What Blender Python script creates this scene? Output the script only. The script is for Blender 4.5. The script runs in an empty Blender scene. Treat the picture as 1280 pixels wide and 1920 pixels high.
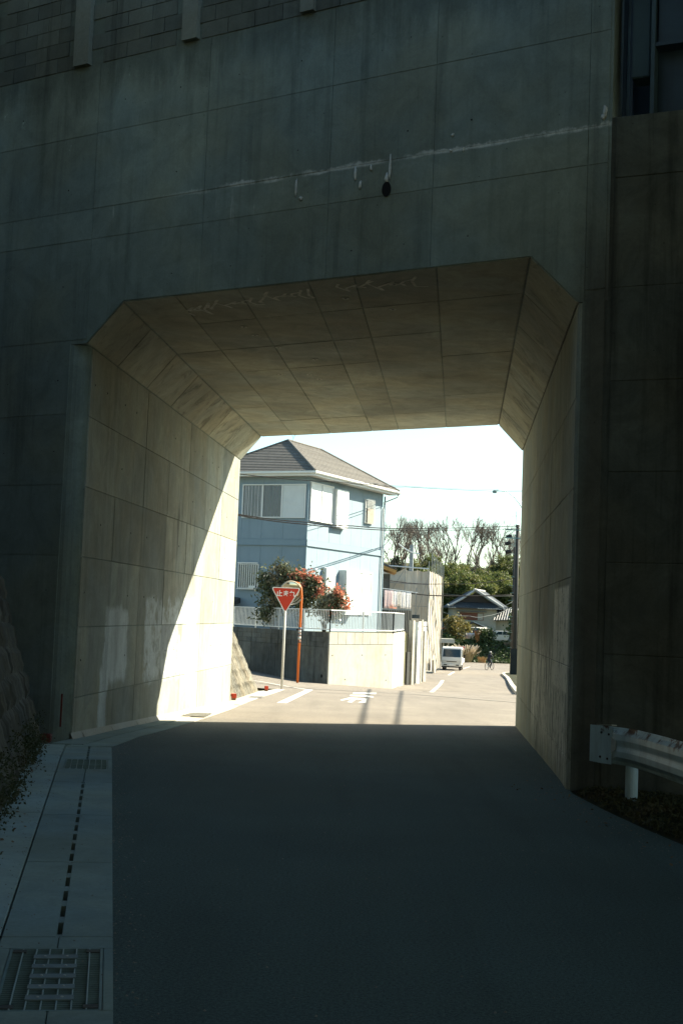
import bpy, bmesh, math, random
import numpy as np
from mathutils import Vector, Matrix, Quaternion
random.seed(7); RNG = np.random.default_rng(7)
sc = bpy.context.scene
COL = sc.collection

# ------------------------------------------------------------------ camera
F_PX, PITCH, ROLL, EYE = 2500.0, .0767, .0392, 1.6
fw = Vector((0, math.cos(PITCH), math.sin(PITCH)))
up = Vector((0, -math.sin(PITCH), math.cos(PITCH)))
ri = Vector((1, 0, 0))
RX = ri*math.cos(ROLL) + up*math.sin(ROLL)
UX = up*math.cos(ROLL) - ri*math.sin(ROLL)
cd = bpy.data.cameras.new('camera'); cam = bpy.data.objects.new('camera', cd); COL.objects.link(cam)
m = Matrix((RX, UX, -fw)).transposed().to_4x4(); m.translation = Vector((0, 0, EYE))
cam.matrix_world = m
cd.sensor_fit = 'VERTICAL'; cd.sensor_height = 36; cd.lens = F_PX/1920*36
cd.clip_start = .05; cd.clip_end = 5000
sc.camera = cam

# ------------------------------------------------------------------ light
SUN_EL = math.radians(34.3)
SD = Vector((.899*math.cos(SUN_EL), .438*math.cos(SUN_EL), math.sin(SUN_EL))).normalized()   # towards the sun
world = bpy.data.worlds.new('World'); sc.world = world; world.use_nodes = True
wn = world.node_tree; bg = wn.nodes['Background']
sky = wn.nodes.new('ShaderNodeTexSky'); sky.sky_type = 'NISHITA'; sky.sun_disc = False
sky.sun_elevation = SUN_EL; sky.sun_rotation = math.atan2(SD.x, SD.y)
sky.air_density = 1.0; sky.dust_density = .8; sky.ozone_density = 1.0; sky.altitude = 50
tint = wn.nodes.new('ShaderNodeVectorMath'); tint.operation = 'MULTIPLY'; tint.inputs[1].default_value = (.88, 1.0, .93)
wn.links.new(sky.outputs[0], tint.inputs[0]); wn.links.new(tint.outputs[0], bg.inputs[0]); bg.inputs[1].default_value = .07
sd = bpy.data.lights.new('sun', 'SUN'); sun = bpy.data.objects.new('sun', sd); COL.objects.link(sun)
sd.energy = 4.6; sd.angle = math.radians(.5); sd.color = (1, .91, .73)
sun.rotation_euler = SD.to_track_quat('Z', 'Y').to_euler()
vs = sc.view_settings
sc.display_settings.display_device = 'sRGB'
vs.view_transform = 'Standard'; vs.look = 'None'; vs.gamma = 1; vs.use_curve_mapping = False
vs.exposure = 2.0
sc.cycles.max_bounces = 8; sc.cycles.diffuse_bounces = 6; sc.cycles.sample_clamp_indirect = 6

# ------------------------------------------------------------------ helpers: placement
def ray(px, py): return RX*((px-640)/F_PX) + UX*((960-py)/F_PX) + fw
CAMP = Vector((0, 0, EYE))
def at(px, py, Y):                       # the point at depth Y that the survey of the photo gives
    d = ray(px, py); return CAMP + d*(Y/d.y)
def sm(e0, e1, x):
    t = min(1, max(0, (x-e0)/(e1-e0))); return t*t*(3-2*t)
def G(x, y):                             # ground level
    z = -.0286*max(0, min(y, 122)-14)
    t = sm(38, 50, y)
    z += .13*min(8, max(0, -1.2-x))*t
    z -= .07*min(3.2, max(0, x+.5))*sm(45, 53, y)*(1-sm(66, 84, y))
    return z
def gp(px, py):
    d = ray(px, py); lo, hi = 3, 400
    for i in range(50):
        m_ = (lo+hi)/2; P = CAMP + d*(m_/d.y)
        if P.z > G(P.x, P.y): lo = m_
        else: hi = m_
    return CAMP + d*(lo/d.y)

# ------------------------------------------------------------------ helpers: objects
def tag(o, label=None, cat=None, group=None, kind=None):
    if label: o['label'] = label
    if cat: o['category'] = cat
    if group: o['group'] = group
    if kind: o['kind'] = kind
    return o
def thing(name, label, cat, loc=(0, 0, 0), rz=0, group=None):
    o = bpy.data.objects.new(name, None); COL.objects.link(o); o.empty_display_size = .2
    o.location = loc; o.rotation_euler = (0, 0, rz)
    return tag(o, label, cat, group)
def root_loc(o):
    v = Vector((0, 0, 0))
    while o is not None: v += o.location; o = o.parent
    return v
class MB:
    def __init__(s): s.v = []; s.f = []
    def add(s, vs_, fs):
        n = len(s.v); s.v += [tuple(v) for v in vs_]; s.f += [tuple(i+n for i in f) for f in fs]; return s
    def box(s, x0, x1, y0, y1, z0, z1, M=None):
        V = [Vector((x, y, z)) for z in (z0, z1) for y in (y0, y1) for x in (x0, x1)]
        if M: V = [M @ v for v in V]
        return s.add(V, [(0, 2, 3, 1), (4, 5, 7, 6), (0, 1, 5, 4), (2, 6, 7, 3), (0, 4, 6, 2), (1, 3, 7, 5)])
    def prism(s, poly, z0, z1):
        n = len(poly); a = sum(poly[i][0]*poly[(i+1) % n][1]-poly[(i+1) % n][0]*poly[i][1] for i in range(n))
        if a < 0: poly = poly[::-1]
        if not callable(z0): zz0 = z0; z0 = lambda x, y: zz0
        if not callable(z1): zz1 = z1; z1 = lambda x, y: zz1
        V = [(p[0], p[1], z0(p[0], p[1])) for p in poly] + [(p[0], p[1], z1(p[0], p[1])) for p in poly]
        F = [tuple(range(n-1, -1, -1)), tuple(range(n, 2*n))] + [(i, (i+1) % n, n+(i+1) % n, n+i) for i in range(n)]
        return s.add(V, F)
    def loft(s, A, B, caps=True):
        n = len(A); F = [(i, (i+1) % n, n+(i+1) % n, n+i) for i in range(n)]
        if caps: F += [tuple(range(n-1, -1, -1)), tuple(range(n, 2*n))]
        return s.add(list(A)+list(B), F)
    def tube(s, pts, r, n=8, r2=None, caps=True):
        pts = [Vector(p) for p in pts]; N = len(pts); base = len(s.v); V = []
        for i, p in enumerate(pts):
            t = (pts[min(i+1, N-1)]-pts[max(i-1, 0)]).normalized()
            a = Vector((0, 0, 1)) if abs(t.z) < .9 else Vector((1, 0, 0))
            u = t.cross(a).normalized(); w = t.cross(u)
            rr = r if r2 is None else r+(r2-r)*i/max(1, N-1)
            if isinstance(r, (list, tuple)): rr = r[i]
            for k in range(n):
                an = 2*math.pi*k/n; V.append(p+u*math.cos(an)*rr+w*math.sin(an)*rr)
        F = [(i*n+k, (i+1)*n+k, (i+1)*n+(k+1) % n, i*n+(k+1) % n) for i in range(N-1) for k in range(n)]
        if caps: F += [tuple(range(n)), tuple((N-1)*n+k for k in range(n-1, -1, -1))]
        return s.add(V, F)
    def bar(s, p, q, w, h):                          # rectangular bar from p to q
        p = Vector(p); q = Vector(q); t = (q-p).normalized()
        a = Vector((0, 0, 1)) if abs(t.z) < .95 else Vector((0, 1, 0))
        u = t.cross(a).normalized(); v = u.cross(t)
        A = [p+u*w/2*i+v*h/2*j for i, j in ((-1, -1), (1, -1), (1, 1), (-1, 1))]
        B = [x+(q-p) for x in A]
        return s.loft(A, B)
    def disc(s, c, nrm, r, th, n=24, squash=1):
        nrm = Vector(nrm).normalized(); c = Vector(c)
        a = Vector((0, 0, 1)) if abs(nrm.z) < .9 else Vector((1, 0, 0))
        u = nrm.cross(a).normalized(); v = u.cross(nrm)
        R_ = [u*math.cos(2*math.pi*k/n)*r+v*math.sin(2*math.pi*k/n)*r*squash for k in range(n)]
        return s.loft([c+x for x in R_], [c+nrm*th+x for x in R_])
    def build(s, name, mat, parent=None, smooth=False, bevel=0, origin=None):
        off = root_loc(parent) if parent is not None else Vector(origin or (0, 0, 0))
        me = bpy.data.meshes.new(name)
        me.from_pydata([tuple(Vector(v)-off) for v in s.v], [], s.f)
        bm = bmesh.new(); bm.from_mesh(me); bmesh.ops.recalc_face_normals(bm, faces=bm.faces)
        if bevel:
            bmesh.ops.bevel(bm, geom=[e for e in bm.edges if len(e.link_faces) == 2 and e.calc_face_angle(0) > .5], offset=bevel, segments=2, affect='EDGES', clamp_overlap=True)
        bm.to_mesh(me); bm.free()
        if smooth:
            me.polygons.foreach_set('use_smooth', [True]*len(me.polygons))
        me.materials.append(mat)
        o = bpy.data.objects.new(name, me); COL.objects.link(o)
        if parent is not None: o.parent = parent
        else: o.location = off
        return o
def copy_tree(o, parent=None):
    c = o.copy(); COL.objects.link(c); c.parent = parent
    for ch in [x for x in CH.get(o.name, [])]: copy_tree(ch, c)
    return c
CH = {}
def index_children(root):
    for ob in bpy.data.objects:
        if ob.parent is not None:
            l = CH.setdefault(ob.parent.name, [])
            if ob not in l: l.append(ob)

# ------------------------------------------------------------------ helpers: materials
class NT:
    def __init__(s, name):
        s.m = bpy.data.materials.new(name); s.m.use_nodes = True; s.t = s.m.node_tree
        s.b = s.t.nodes['Principled BSDF']; s.geo = s.t.nodes.new('ShaderNodeNewGeometry')
        s.pos = s.geo.outputs['Position']
    def n(s, ty, **kw):
        nd = s.t.nodes.new(ty)
        for k, v in kw.items(): setattr(nd, k, v)
        return nd
    def l(s, a, b): s.t.links.new(a, b)
    def math(s, op, a, b=None, c=None, clamp=False):
        nd = s.n('ShaderNodeMath', operation=op); nd.use_clamp = clamp
        for i, v in enumerate((a, b, c)):
            if v is None: continue
            if isinstance(v, (int, float)): nd.inputs[i].default_value = v
            else: s.l(v, nd.inputs[i])
        return nd.outputs[0]
    def scale(s, sx, sy, sz, src=None):
        nd = s.n('ShaderNodeVectorMath', operation='MULTIPLY'); s.l(src or s.pos, nd.inputs[0]); nd.inputs[1].default_value = (sx, sy, sz); return nd.outputs[0]
    def noise(s, scale=1, detail=4, rough=.55, vec=None, dist=0):
        nd = s.n('ShaderNodeTexNoise'); nd.inputs['Scale'].default_value = scale; nd.inputs['Detail'].default_value = detail
        nd.inputs['Roughness'].default_value = rough; nd.inputs['Distortion'].default_value = dist
        s.l(vec or s.pos, nd.inputs['Vector']); return nd.outputs['Fac']
    def ramp(s, v, a, b, to0=0, to1=1, smooth=True):
        nd = s.n('ShaderNodeMapRange'); nd.interpolation_type = 'SMOOTHSTEP' if smooth else 'LINEAR'
        for k, x in zip(('From Min', 'From Max', 'To Min', 'To Max'), (a, b, to0, to1)): nd.inputs[k].default_value = x
        s.l(v, nd.inputs['Value']); return nd.outputs[0]
    def mix(s, f, a, b):
        nd = s.n('ShaderNodeMix', data_type='RGBA')
        if isinstance(f, (int, float)): nd.inputs[0].default_value = f
        else: s.l(f, nd.inputs[0])
        for i, v in ((6, a), (7, b)):
            if isinstance(v, tuple): nd.inputs[i].default_value = (*v[:3], 1)
            else: s.l(v, nd.inputs[i])
        return nd.outputs[2]
    def vscale(s, col, f):
        nd = s.n('ShaderNodeVectorMath', operation='SCALE')
        if isinstance(col, tuple): nd.inputs[0].default_value = col[:3]
        else: s.l(col, nd.inputs[0])
        s.l(f, nd.inputs['Scale']); return nd.outputs[0]
    def xyz(s):
        nd = s.n('ShaderNodeSeparateXYZ'); s.l(s.pos, nd.inputs[0]); return nd.outputs
    def rand(s): return s.n('ShaderNodeObjectInfo').outputs['Random']
    def out(s, col, rough=.85, bump=None, bd=.01, bs=.4, metal=0, spec=.3):
        if isinstance(col, tuple): s.b.inputs['Base Color'].default_value = (*col[:3], 1)
        else: s.l(col, s.b.inputs['Base Color'])
        if isinstance(rough, (int, float)): s.b.inputs['Roughness'].default_value = rough
        else: s.l(rough, s.b.inputs['Roughness'])
        s.b.inputs['Metallic'].default_value = metal; s.b.inputs['Specular IOR Level'].default_value = spec
        if bump is not None:
            nd = s.n('ShaderNodeBump'); nd.inputs['Strength'].default_value = bs; nd.inputs['Distance'].default_value = bd
            s.l(bump, nd.inputs['Height']); s.l(nd.outputs[0], s.b.inputs['Normal'])
        return s.m
MC = {}
def mk(name, base, rough=.8, var=.2, scale=2, streak=0, rnd=0, bd=.004, bscale=60, metal=0, spec=.3, grain=0, dirt=0):
    """paint, metal, render: tone variation, fine grain, vertical run marks"""
    if name in MC: return MC[name]
    N = NT(name)
    f = N.ramp(N.noise(scale, 6, .6), .25, .75, 1-var, 1+var, False)
    if grain: f = N.math('MULTIPLY', f, N.ramp(N.noise(bscale, 3, .7), .2, .8, 1-grain, 1+grain, False))
    if streak:
        f = N.math('MULTIPLY', f, N.ramp(N.noise(1, 5, .6, N.scale(7, 7, .45)), .5, .72, 1, 1-streak))
    if dirt:
        f = N.math('MULTIPLY', f, N.ramp(N.noise(scale*2.7, 8, .7), .55, .75, 1, 1-dirt))
    if rnd:
        f = N.math('MULTIPLY', f, N.ramp(N.rand(), 0, 1, 1-rnd, 1+rnd, False))
    MC[name] = N.out(N.vscale(base, f), rough, N.noise(bscale, 4), bd, .35, metal, spec)
    return MC[name]

def concrete(name, base, var=.22, rnd=.07, streak=.3, pits=.5, extra=None, spots=0):
    N = NT(name)
    big = N.ramp(N.noise(.35, 5, .6), .3, .7, 1-var, 1+var, False)
    mid = N.ramp(N.noise(2.1, 10, .74, dist=.8), .25, .75, 1-var*1.15, 1+var*1.15, False)
    fine = N.ramp(N.noise(38, 4, .75), .2, .8, .86, 1.14, False)
    st = N.ramp(N.noise(1, 6, .65, N.scale(5.5, 5.5, .3)), .48, .74, 1, 1-streak)
    st2 = N.ramp(N.noise(1, 4, .6, N.scale(17, 17, .8)), .56, .75, 1, 1-streak*.5)
    f = N.math('MULTIPLY', big, mid); f = N.math('MULTIPLY', f, fine); f = N.math('MULTIPLY', f, st); f = N.math('MULTIPLY', f, st2)
    f = N.math('MULTIPLY', f, N.ramp(N.rand(), 0, 1, 1-rnd, 1+rnd, False))
    vor = N.n('ShaderNodeTexVoronoi'); vor.inputs['Scale'].default_value = 5.5; N.l(N.pos, vor.inputs['Vector'])
    hole = N.ramp(vor.outputs['Distance'], .02, .06, 1-pits, 1)      # bug holes
    f = N.math('MULTIPLY', f, hole)
    hue = N.noise(.8, 3)
    col = N.mix(N.ramp(hue, .35, .65), (base[0]*1.04, base[1], base[2]*.93), (base[0]*.95, base[1], base[2]*1.05))
    if spots:
        sp = N.ramp(N.noise(5, 7, .75, N.scale(1, 1, .55)), .655, .72)
        sp = N.math('MULTIPLY', sp, N.ramp(N.noise(.5, 2), .45, .62)); col = N.mix(N.math('MULTIPLY', sp, spots), col, tuple(c*2.1 for c in base))
    if extra: col, f = extra(N, col, f)
    MC[name] = N.out(N.vscale(col, f), .88, N.math('ADD', N.noise(45, 5, .7), N.math('MULTIPLY', hole, 1.2)), .004, .5, spec=.2)
    return MC[name]

def band(N, v, a, b, soft):       # 1 inside a..b
    return N.math('MULTIPLY', N.ramp(v, a-soft, a+soft), N.ramp(v, b-soft, b+soft, 1, 0))

def ex_face(N, col, f):
    x, y, z = N.xyz()
    wob = N.math('MULTIPLY', N.math('SUBTRACT', N.noise(4.5, 6, .75), .5), .13)
    zz = N.math('ADD', z, wob)
    # lime bloom along the construction joint, heavier to the right
    d = N.math('ABSOLUTE', N.math('SUBTRACT', zz, 6.56))
    line = N.math('MULTIPLY', N.ramp(N.math('ADD', d, N.math('MULTIPLY', N.noise(9, 6, .8), .06)), .036, .066, 1, 0), N.ramp(N.noise(1.6, 6, .75, N.scale(1, 1, .2)), .36, .54))
    line = N.math('MULTIPLY', line, N.ramp(N.noise(26, 4, .8), .3, .5, .45, 1))
    line = N.math('MULTIPLY', line, N.ramp(x, -2.6, -1.2))
    drips = N.math('MULTIPLY', N.ramp(N.noise(1, 4, .6, N.scale(9, 9, .7)), .62, .72), band(N, z, 6.15, 6.52, .12))
    drips = N.math('MULTIPLY', drips, N.ramp(N.noise(.9, 2), .5, .62))
    mk_ = N.math('MAXIMUM', line, N.math('MULTIPLY', drips, .5))
    col = N.mix(N.math('MULTIPLY', mk_, .85), col, (.62, .64, .6))
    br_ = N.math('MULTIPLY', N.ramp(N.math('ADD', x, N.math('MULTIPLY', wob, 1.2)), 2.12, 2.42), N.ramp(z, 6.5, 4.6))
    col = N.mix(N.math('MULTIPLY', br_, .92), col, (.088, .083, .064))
    # weathering under the coping of the block parapet, moss lower down on the left
    f = N.math('MULTIPLY', f, N.math('SUBTRACT', 1, N.math('MULTIPLY', N.ramp(N.math('ADD', z, N.math('MULTIPLY', N.noise(1.2, 5, .7, N.scale(2, 2, .4)), 1.4)), 8.5, 9.1), .45)))
    return col, f
def ex_left(N, col, f):
    x, y, z = N.xyz()
    n = N.math('MULTIPLY', N.math('SUBTRACT', N.noise(2.3, 4, .7), .5), .35)
    yy = N.math('ADD', y, n); zz = N.math('ADD', z, n)
    m1 = N.math('MULTIPLY', band(N, yy, 20.4, 24.6, .06), band(N, zz, .45, 1.75, .08))
    m1 = N.math('MULTIPLY', m1, N.ramp(N.noise(1.3, 5, .7), .38, .5))
    m2 = N.math('MULTIPLY', band(N, yy, 18.0, 19.3, .05), band(N, zz, .55, 1.55, .06))
    m3 = N.math('MULTIPLY', band(N, yy, 17.9, 18.3, .05), band(N, zz, -.1, .8, .06))
    mm = N.math('MAXIMUM', m1, N.math('MAXIMUM', m2, m3))
    col = N.mix(N.math('MULTIPLY', mm, .9), col, (.50, .54, .54))
    dk = N.math('MULTIPLY', band(N, y, 22.2, 24.2, .3), band(N, z, 2.0, 3.4, .3))
    dk = N.math('MULTIPLY', dk, N.ramp(N.noise(1, 5, .7, N.scale(6, 6, .6)), .5, .62))
    f = N.math('MULTIPLY', f, N.math('SUBTRACT', 1, N.math('MULTIPLY', dk, .5)))
    return col, f
def ex_right(N, col, f):
    x, y, z = N.xyz()
    n = N.math('MULTIPLY', N.math('SUBTRACT', N.noise(3, 5, .7, N.scale(3, 3, .5)), .5), .5)
    yy = N.math('ADD', y, n); zz = N.math('ADD', z, N.math('MULTIPLY', n, 1.6))
    a = N.math('MULTIPLY', band(N, y, 13.30, 15.3, .02), band(N, z, .9, 1.98, .02))
    b = N.math('MULTIPLY', band(N, yy, 13.2, 19.5, .4), band(N, zz, .15, 1.35, .25))
    peel = N.ramp(N.noise(1, 8, .8, N.scale(8, 8, 4.5)), .43, .46)
    pb = N.ramp(N.noise(1, 7, .7, N.scale(6, 6, .9)), .40, .50)
    mm = N.math('MAXIMUM', N.math('MULTIPLY', a, peel), N.math('MULTIPLY', N.math('MULTIPLY', b, pb), N.math('MULTIPLY', peel, .85)))
    col = N.mix(N.math('MULTIPLY', mm, .95), col, (.84, .82, .72))
    bl = N.math('MULTIPLY', N.ramp(N.noise(1, 8, .8, N.scale(11, 11, 5)), .60, .66), band(N, yy, 13.3, 16.5, .3))
    bl = N.math('MULTIPLY', bl, band(N, zz, .1, 1.9, .2))
    f = N.math('MULTIPLY', f, N.math('SUBTRACT', 1, N.math('MULTIPLY', bl, .8)))
    inv = N.math('MULTIPLY', N.math('SUBTRACT', 1, f), N.math('MULTIPLY', mm, .9)); f = N.math('ADD', f, inv)
    return col, f

CB = (.210, .248, .215)
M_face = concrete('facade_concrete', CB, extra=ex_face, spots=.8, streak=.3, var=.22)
M_left = concrete('left_wall_concrete', (.28, .285, .238), extra=ex_left, streak=.26, rnd=.2)
M_right = concrete('right_wall_concrete', (.275, .285, .23), extra=ex_right, streak=.25)
M_ceil = concrete('soffit_concrete', (.265, .27, .213), streak=.1, rnd=.12, var=.3)
def ex_cham(N, col, f):
    st_ = N.ramp(N.noise(1.5, 8, .75, dist=1.2), .50, .64)
    f = N.math('MULTIPLY', f, N.math('SUBTRACT', 1, N.math('MULTIPLY', st_, .45)))
    return col, f
M_cham = concrete('chamfer_concrete', (.275, .28, .22), streak=.1, rnd=.15, var=.25, extra=ex_cham)
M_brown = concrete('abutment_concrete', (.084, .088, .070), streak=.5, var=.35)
M_joint = mk('joint', (.07, .07, .06), .95, .3, 3)
M_block = concrete('block_concrete', (.105, .115, .10), rnd=.16, streak=.4, pits=.2)
M_pil = concrete('pilaster_concrete', (.165, .175, .15), streak=.3)
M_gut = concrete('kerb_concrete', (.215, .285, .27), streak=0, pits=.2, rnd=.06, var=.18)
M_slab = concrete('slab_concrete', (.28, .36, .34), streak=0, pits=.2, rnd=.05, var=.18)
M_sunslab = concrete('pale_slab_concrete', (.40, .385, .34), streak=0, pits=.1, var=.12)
M_steel = mk('painted_steel', (.03, .06, .085), .5, .3, 2, streak=.3, spec=.5)
M_galv = mk('galvanised', (.17, .26, .26), .5, .25, 6, metal=.6, spec=.5, dirt=.3)
M_dark = mk('void', (.01, .01, .01), .95)
M_white = mk('white_paint', (.72, .74, .72), .5, .06, 3, bd=.0008)
def road_mat():
    N = NT('asphalt')
    f = N.ramp(N.noise(.45, 6, .6), .3, .7, .86, 1.14, False)
    f = N.math('MULTIPLY', f, N.ramp(N.noise(60, 3, .8), .25, .75, .35, 1.8, False))
    f = N.math('MULTIPLY', f, N.ramp(N.noise(190, 2, .8), .3, .7, .55, 1.55, False))
    f = N.math('MULTIPLY', f, N.ramp(N.noise(1, 4, .6, N.scale(1.6, .12, 1)), .45, .7, 1, .86))
    vor = N.n('ShaderNodeTexVoronoi', feature='DISTANCE_TO_EDGE'); vor.inputs['Scale'].default_value = .16
    w = N.n('ShaderNodeVectorMath', operation='ADD'); N.l(N.pos, w.inputs[0])
    nn = N.n('ShaderNodeTexNoise'); nn.inputs['Scale'].default_value = .9; nn.inputs['Detail'].default_value = 6; N.l(N.pos, nn.inputs['Vector'])
    N.l(nn.outputs['Color'], w.inputs[1]); N.l(w.outputs[0], vor.inputs['Vector'])
    y = N.xyz()[1]
    cr = N.math('MULTIPLY', N.ramp(vor.outputs['Distance'], .001, .006, 1, 0), N.ramp(y, 40, 50))
    f = N.math('MULTIPLY', f, N.math('SUBTRACT', 1, N.math('MULTIPLY', cr, .3)))
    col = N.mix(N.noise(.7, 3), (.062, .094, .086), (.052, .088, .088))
    # pale sunlit tone put into the asphalt colour past the shadow edge
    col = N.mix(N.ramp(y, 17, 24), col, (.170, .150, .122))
    return N.out(N.vscale(col, f), .9, N.noise(120, 3, .8), .006, .6, spec=.25)
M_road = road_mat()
def soil_mat(name, c1, c2, sc_=1.2):
    N = NT(name)
    col = N.mix(N.ramp(N.noise(sc_, 8, .7), .35, .65), c1, c2)
    f = N.ramp(N.noise(30, 5, .8), .2, .8, .5, 1.4, False)
    return N.out(N.vscale(col, f), .95, N.noise(14, 8, .8), .05, .8, spec=.1)
M_ground = soil_mat('dry_ground', (.10, .09, .06), (.05, .06, .025))
M_verge = soil_mat('verge_soil', (.05, .045, .03), (.03, .04, .018), 3)

# ------------------------------------------------------------------ the ground
def hill(x, y):
    z = G(x, y)
    if y > 146:
        e = 148 + .12*(x-12)
        z += 2.15*sm(e, e+4, y)
        z += 11*sm(176, 245, y) - 4*sm(245, 300, y)
        z += 1.5*math.sin(x*.05+1)*sm(180, 230, y)
    if x < -16 and y > 60: z += 3*sm(-16, -60, -0+x*1.0) if False else 0
    return z
def sheet(name, xs, ys, zf, mat):
    V = [(x, y, zf(x, y)) for y in ys for x in xs]; n = len(xs)
    F = [(j*n+i, j*n+i+1, (j+1)*n+i+1, (j+1)*n+i) for j in range(len(ys)-1) for i in range(n-1)]
    b = MB(); b.v = V; b.f = F
    return b.build(name, mat, smooth=True)
xs = [-1500, -700, -300, -150, -90, -60, -45, -35, -28, -22, -18, -15] + [-13+i*1.0 for i in range(44)] + [32, 36, 41, 47, 55, 65, 80, 110, 160, 300, 700, 1500]
ys = [-1500, -500, -150, -60, -30, -15, -8, -4] + [i*1.0 for i in range(0, 132)] + [134, 137, 140, 143, 145] + [146+i for i in range(16)] + [165, 170, 175, 180, 186, 192, 198, 206, 214, 222, 230, 240, 250, 270, 300, 350, 420, 600, 1000, 2000, 3500]
tag(sheet('ground', xs, ys, lambda x, y: hill(x, y)-.06, M_ground), kind='structure')

A = Vector((-3.257, 16.429)); B = Vector((2.278, 13.047)); A2 = Vector((-2.244, 28.787)); B2 = Vector((3.326, 24.624))
UF = (B-A).normalized()                  # along the portal face, to the right
def FP(u, z=None):
    p = A+UF*u; return p if z is None else Vector((p.x, p.y, z))
# gutter frame: s away from the camera, w to the left
GO = Vector((-.82, 5.39)); GD = Vector((-.1667, .986)).normalized(); GN = Vector((-GD.y, GD.x))
def GP(s, w, z=0): p = GO+GD*s+GN*w; return Vector((p.x, p.y, z))
VERGE = [(-12, 4.6), (-6, 4.2), (0, 3.9), (4, 3.45), (7, 3.0), (10.05, 2.63), (10.96, 2.45), (12.17, 2.33), (12.9, 2.27), (13.3, 2.35)]
KERBL = [(15.86, -2.57), (17.67, -2.54), (21.0, -2.28), (26.5, -2.05), (32.3, -1.94), (41.4, -1.54)]
def lerp_tab(tab, y, i=0, j=1):
    if y <= tab[0][i]: return tab[0][j]
    for a, b in zip(tab, tab[1:]):
        if y <= b[i]: return a[j]+(b[j]-a[j])*(y-a[i])/(b[i]-a[i])
    return tab[-1][j]
def road_l(y):
    if y < 15.86:
        s = (y-GO.y)/GD.y; return GO.x+GD.x*s
    if y < 41.4: return lerp_tab(KERBL, y)
    return -14.0
def road_r(y):
    if y < 13.3: return lerp_tab(VERGE, y)
    if y < 24.7: return B.x+(y-B.y)*(B2.x-B.x)/(B2.y-B.y)+.02
    if y < 41.5: return 14.0
    if y < 55.4: return 14.0
    if y < 120: return lerp_tab([(55.4, 7.46), (98, 12.25), (105.3, 13.05), (118.4, 14.9), (122, 17)], y)
    return 40
def strips(name, ranges, mat, dz, nx=16, kind='structure', step=1.0):
    b = MB()
    for y0, y1, L_, R_ in ranges:
        n = max(1, int((y1-y0)/step)); rows = []
        for j in range(n+1):
            y = y0+(y1-y0)*j/n; yy = min(max(y, y0+1e-4), y1-1e-4)
            l, r = L_(yy), R_(yy); rows.append([(l+(r-l)*i/nx, y) for i in range(nx+1)])
        base = len(b.v)
        for rw in rows: b.v += [(x, y, G(x, y)+dz) for x, y in rw]
        w = nx+1
        b.f += [(base+j*w+i, base+j*w+i+1, base+(j+1)*w+i+1, base+(j+1)*w+i) for j in range(n) for i in range(nx)]
    o = b.build(name, mat, smooth=True)
    return tag(o, kind=kind) if kind else o
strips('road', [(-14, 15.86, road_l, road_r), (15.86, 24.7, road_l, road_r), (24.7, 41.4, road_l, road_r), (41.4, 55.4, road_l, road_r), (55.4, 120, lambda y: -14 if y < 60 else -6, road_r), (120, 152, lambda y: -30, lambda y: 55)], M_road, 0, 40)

# ------------------------------------------------------------------ the underpass
HL, HR, TL, TR, CL, CR = 4.846, 4.779, 5.333, 5.305, .572, .531
TOP = 10.6; BLK = 8.44; SEAT = 6.62
U2 = (B2-A2).normalized()
under = thing('concrete_underpass', 'grey board-marked concrete railway underpass with chamfered ceiling, lime-stained joint and narrow road through it', 'underpass', (0, 14, 0))
def V3(p, z): return Vector((p.x, p.y, z))
def fillet(P, d1, d2, R_, n=6):          # arc from P+d1*T to P+d2*T
    d1 = d1.normalized(); d2 = d2.normalized(); th = d1.angle(d2); T = R_/math.tan(th/2)
    bis = (d1+d2).normalized(); c = P+bis*(R_/math.sin(th/2)); out = []
    a = (P+d1*T-c); b_ = (P+d2*T-c); a0 = math.atan2(a.y, a.x); b0 = math.atan2(b_.y, b_.x)
    dd = (b0-a0+math.pi) % (2*math.pi)-math.pi
    return [Vector((c.x+R_*math.cos(a0+dd*k/n), c.y+R_*math.sin(a0+dd*k/n))) for k in range(n+1)], T
arcA, TA = fillet(A, -UF, A2-A, .16)
UC = 6.78                                # u of the fold at the right of the face
C3 = FP(UC); RWD = Vector((math.cos(math.radians(-24)), math.sin(math.radians(-24))))
arcB, TB = fillet(B, B2-B, UF, .055)
arcB2, TB2 = fillet(B2, U2, B-B2, .07)
arcA2, TA2 = fillet(A2, A-A2, -U2, .05)
farL = A2-U2*26; nearL = A-UF*26
b = MB(); b.prism([*arcA, *arcA2, farL, nearL], -4, HL)
b.build('left_abutment', M_face, under)
RF = C3+RWD*16; farR = B2+U2*26
b = MB(); b.prism([*arcB, C3, RF, farR, *arcB2], -4, HR)
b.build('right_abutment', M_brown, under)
b = MB()
for p in arcB:
    o_ = (p-(B+((B2-B).normalized()+UF).normalized()*.07)).normalized()*.003; b.v += [(p.x+o_.x, p.y+o_.y, -.3), (p.x+o_.x, p.y+o_.y, HR-.004)]
b.f = [(2*i, 2*i+2, 2*i+3, 2*i+1) for i in range(len(arcB)-1)]; b.build('rounded_corner', M_right, under, smooth=True)
# block over the opening, one piece from far left to the fold, chamfers underneath
def prof(P, Q, hl, tl, tr, hr, top, u):
    return [V3(P, hl), V3(P+u*CL, tl), V3(Q-u*CR, tr), V3(Q, hr), V3(Q, top), V3(P, top)]
BWN = Vector((-RWD.y, RWD.x))
b = MB(); b.loft(prof(A, B, HL, TL, TR, HR, TOP, UF), prof(A2, B2, HL+.016, TL+.016, TR-.012, HR-.012, TOP, U2))
b.prism([A, A2, farL, nearL], HL+.002, TOP-.001)
b.prism([B, C3, C3+BWN*8, B2], HR+.002, TOP-.001)
b.build('upper_block', M_face, under)
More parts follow.
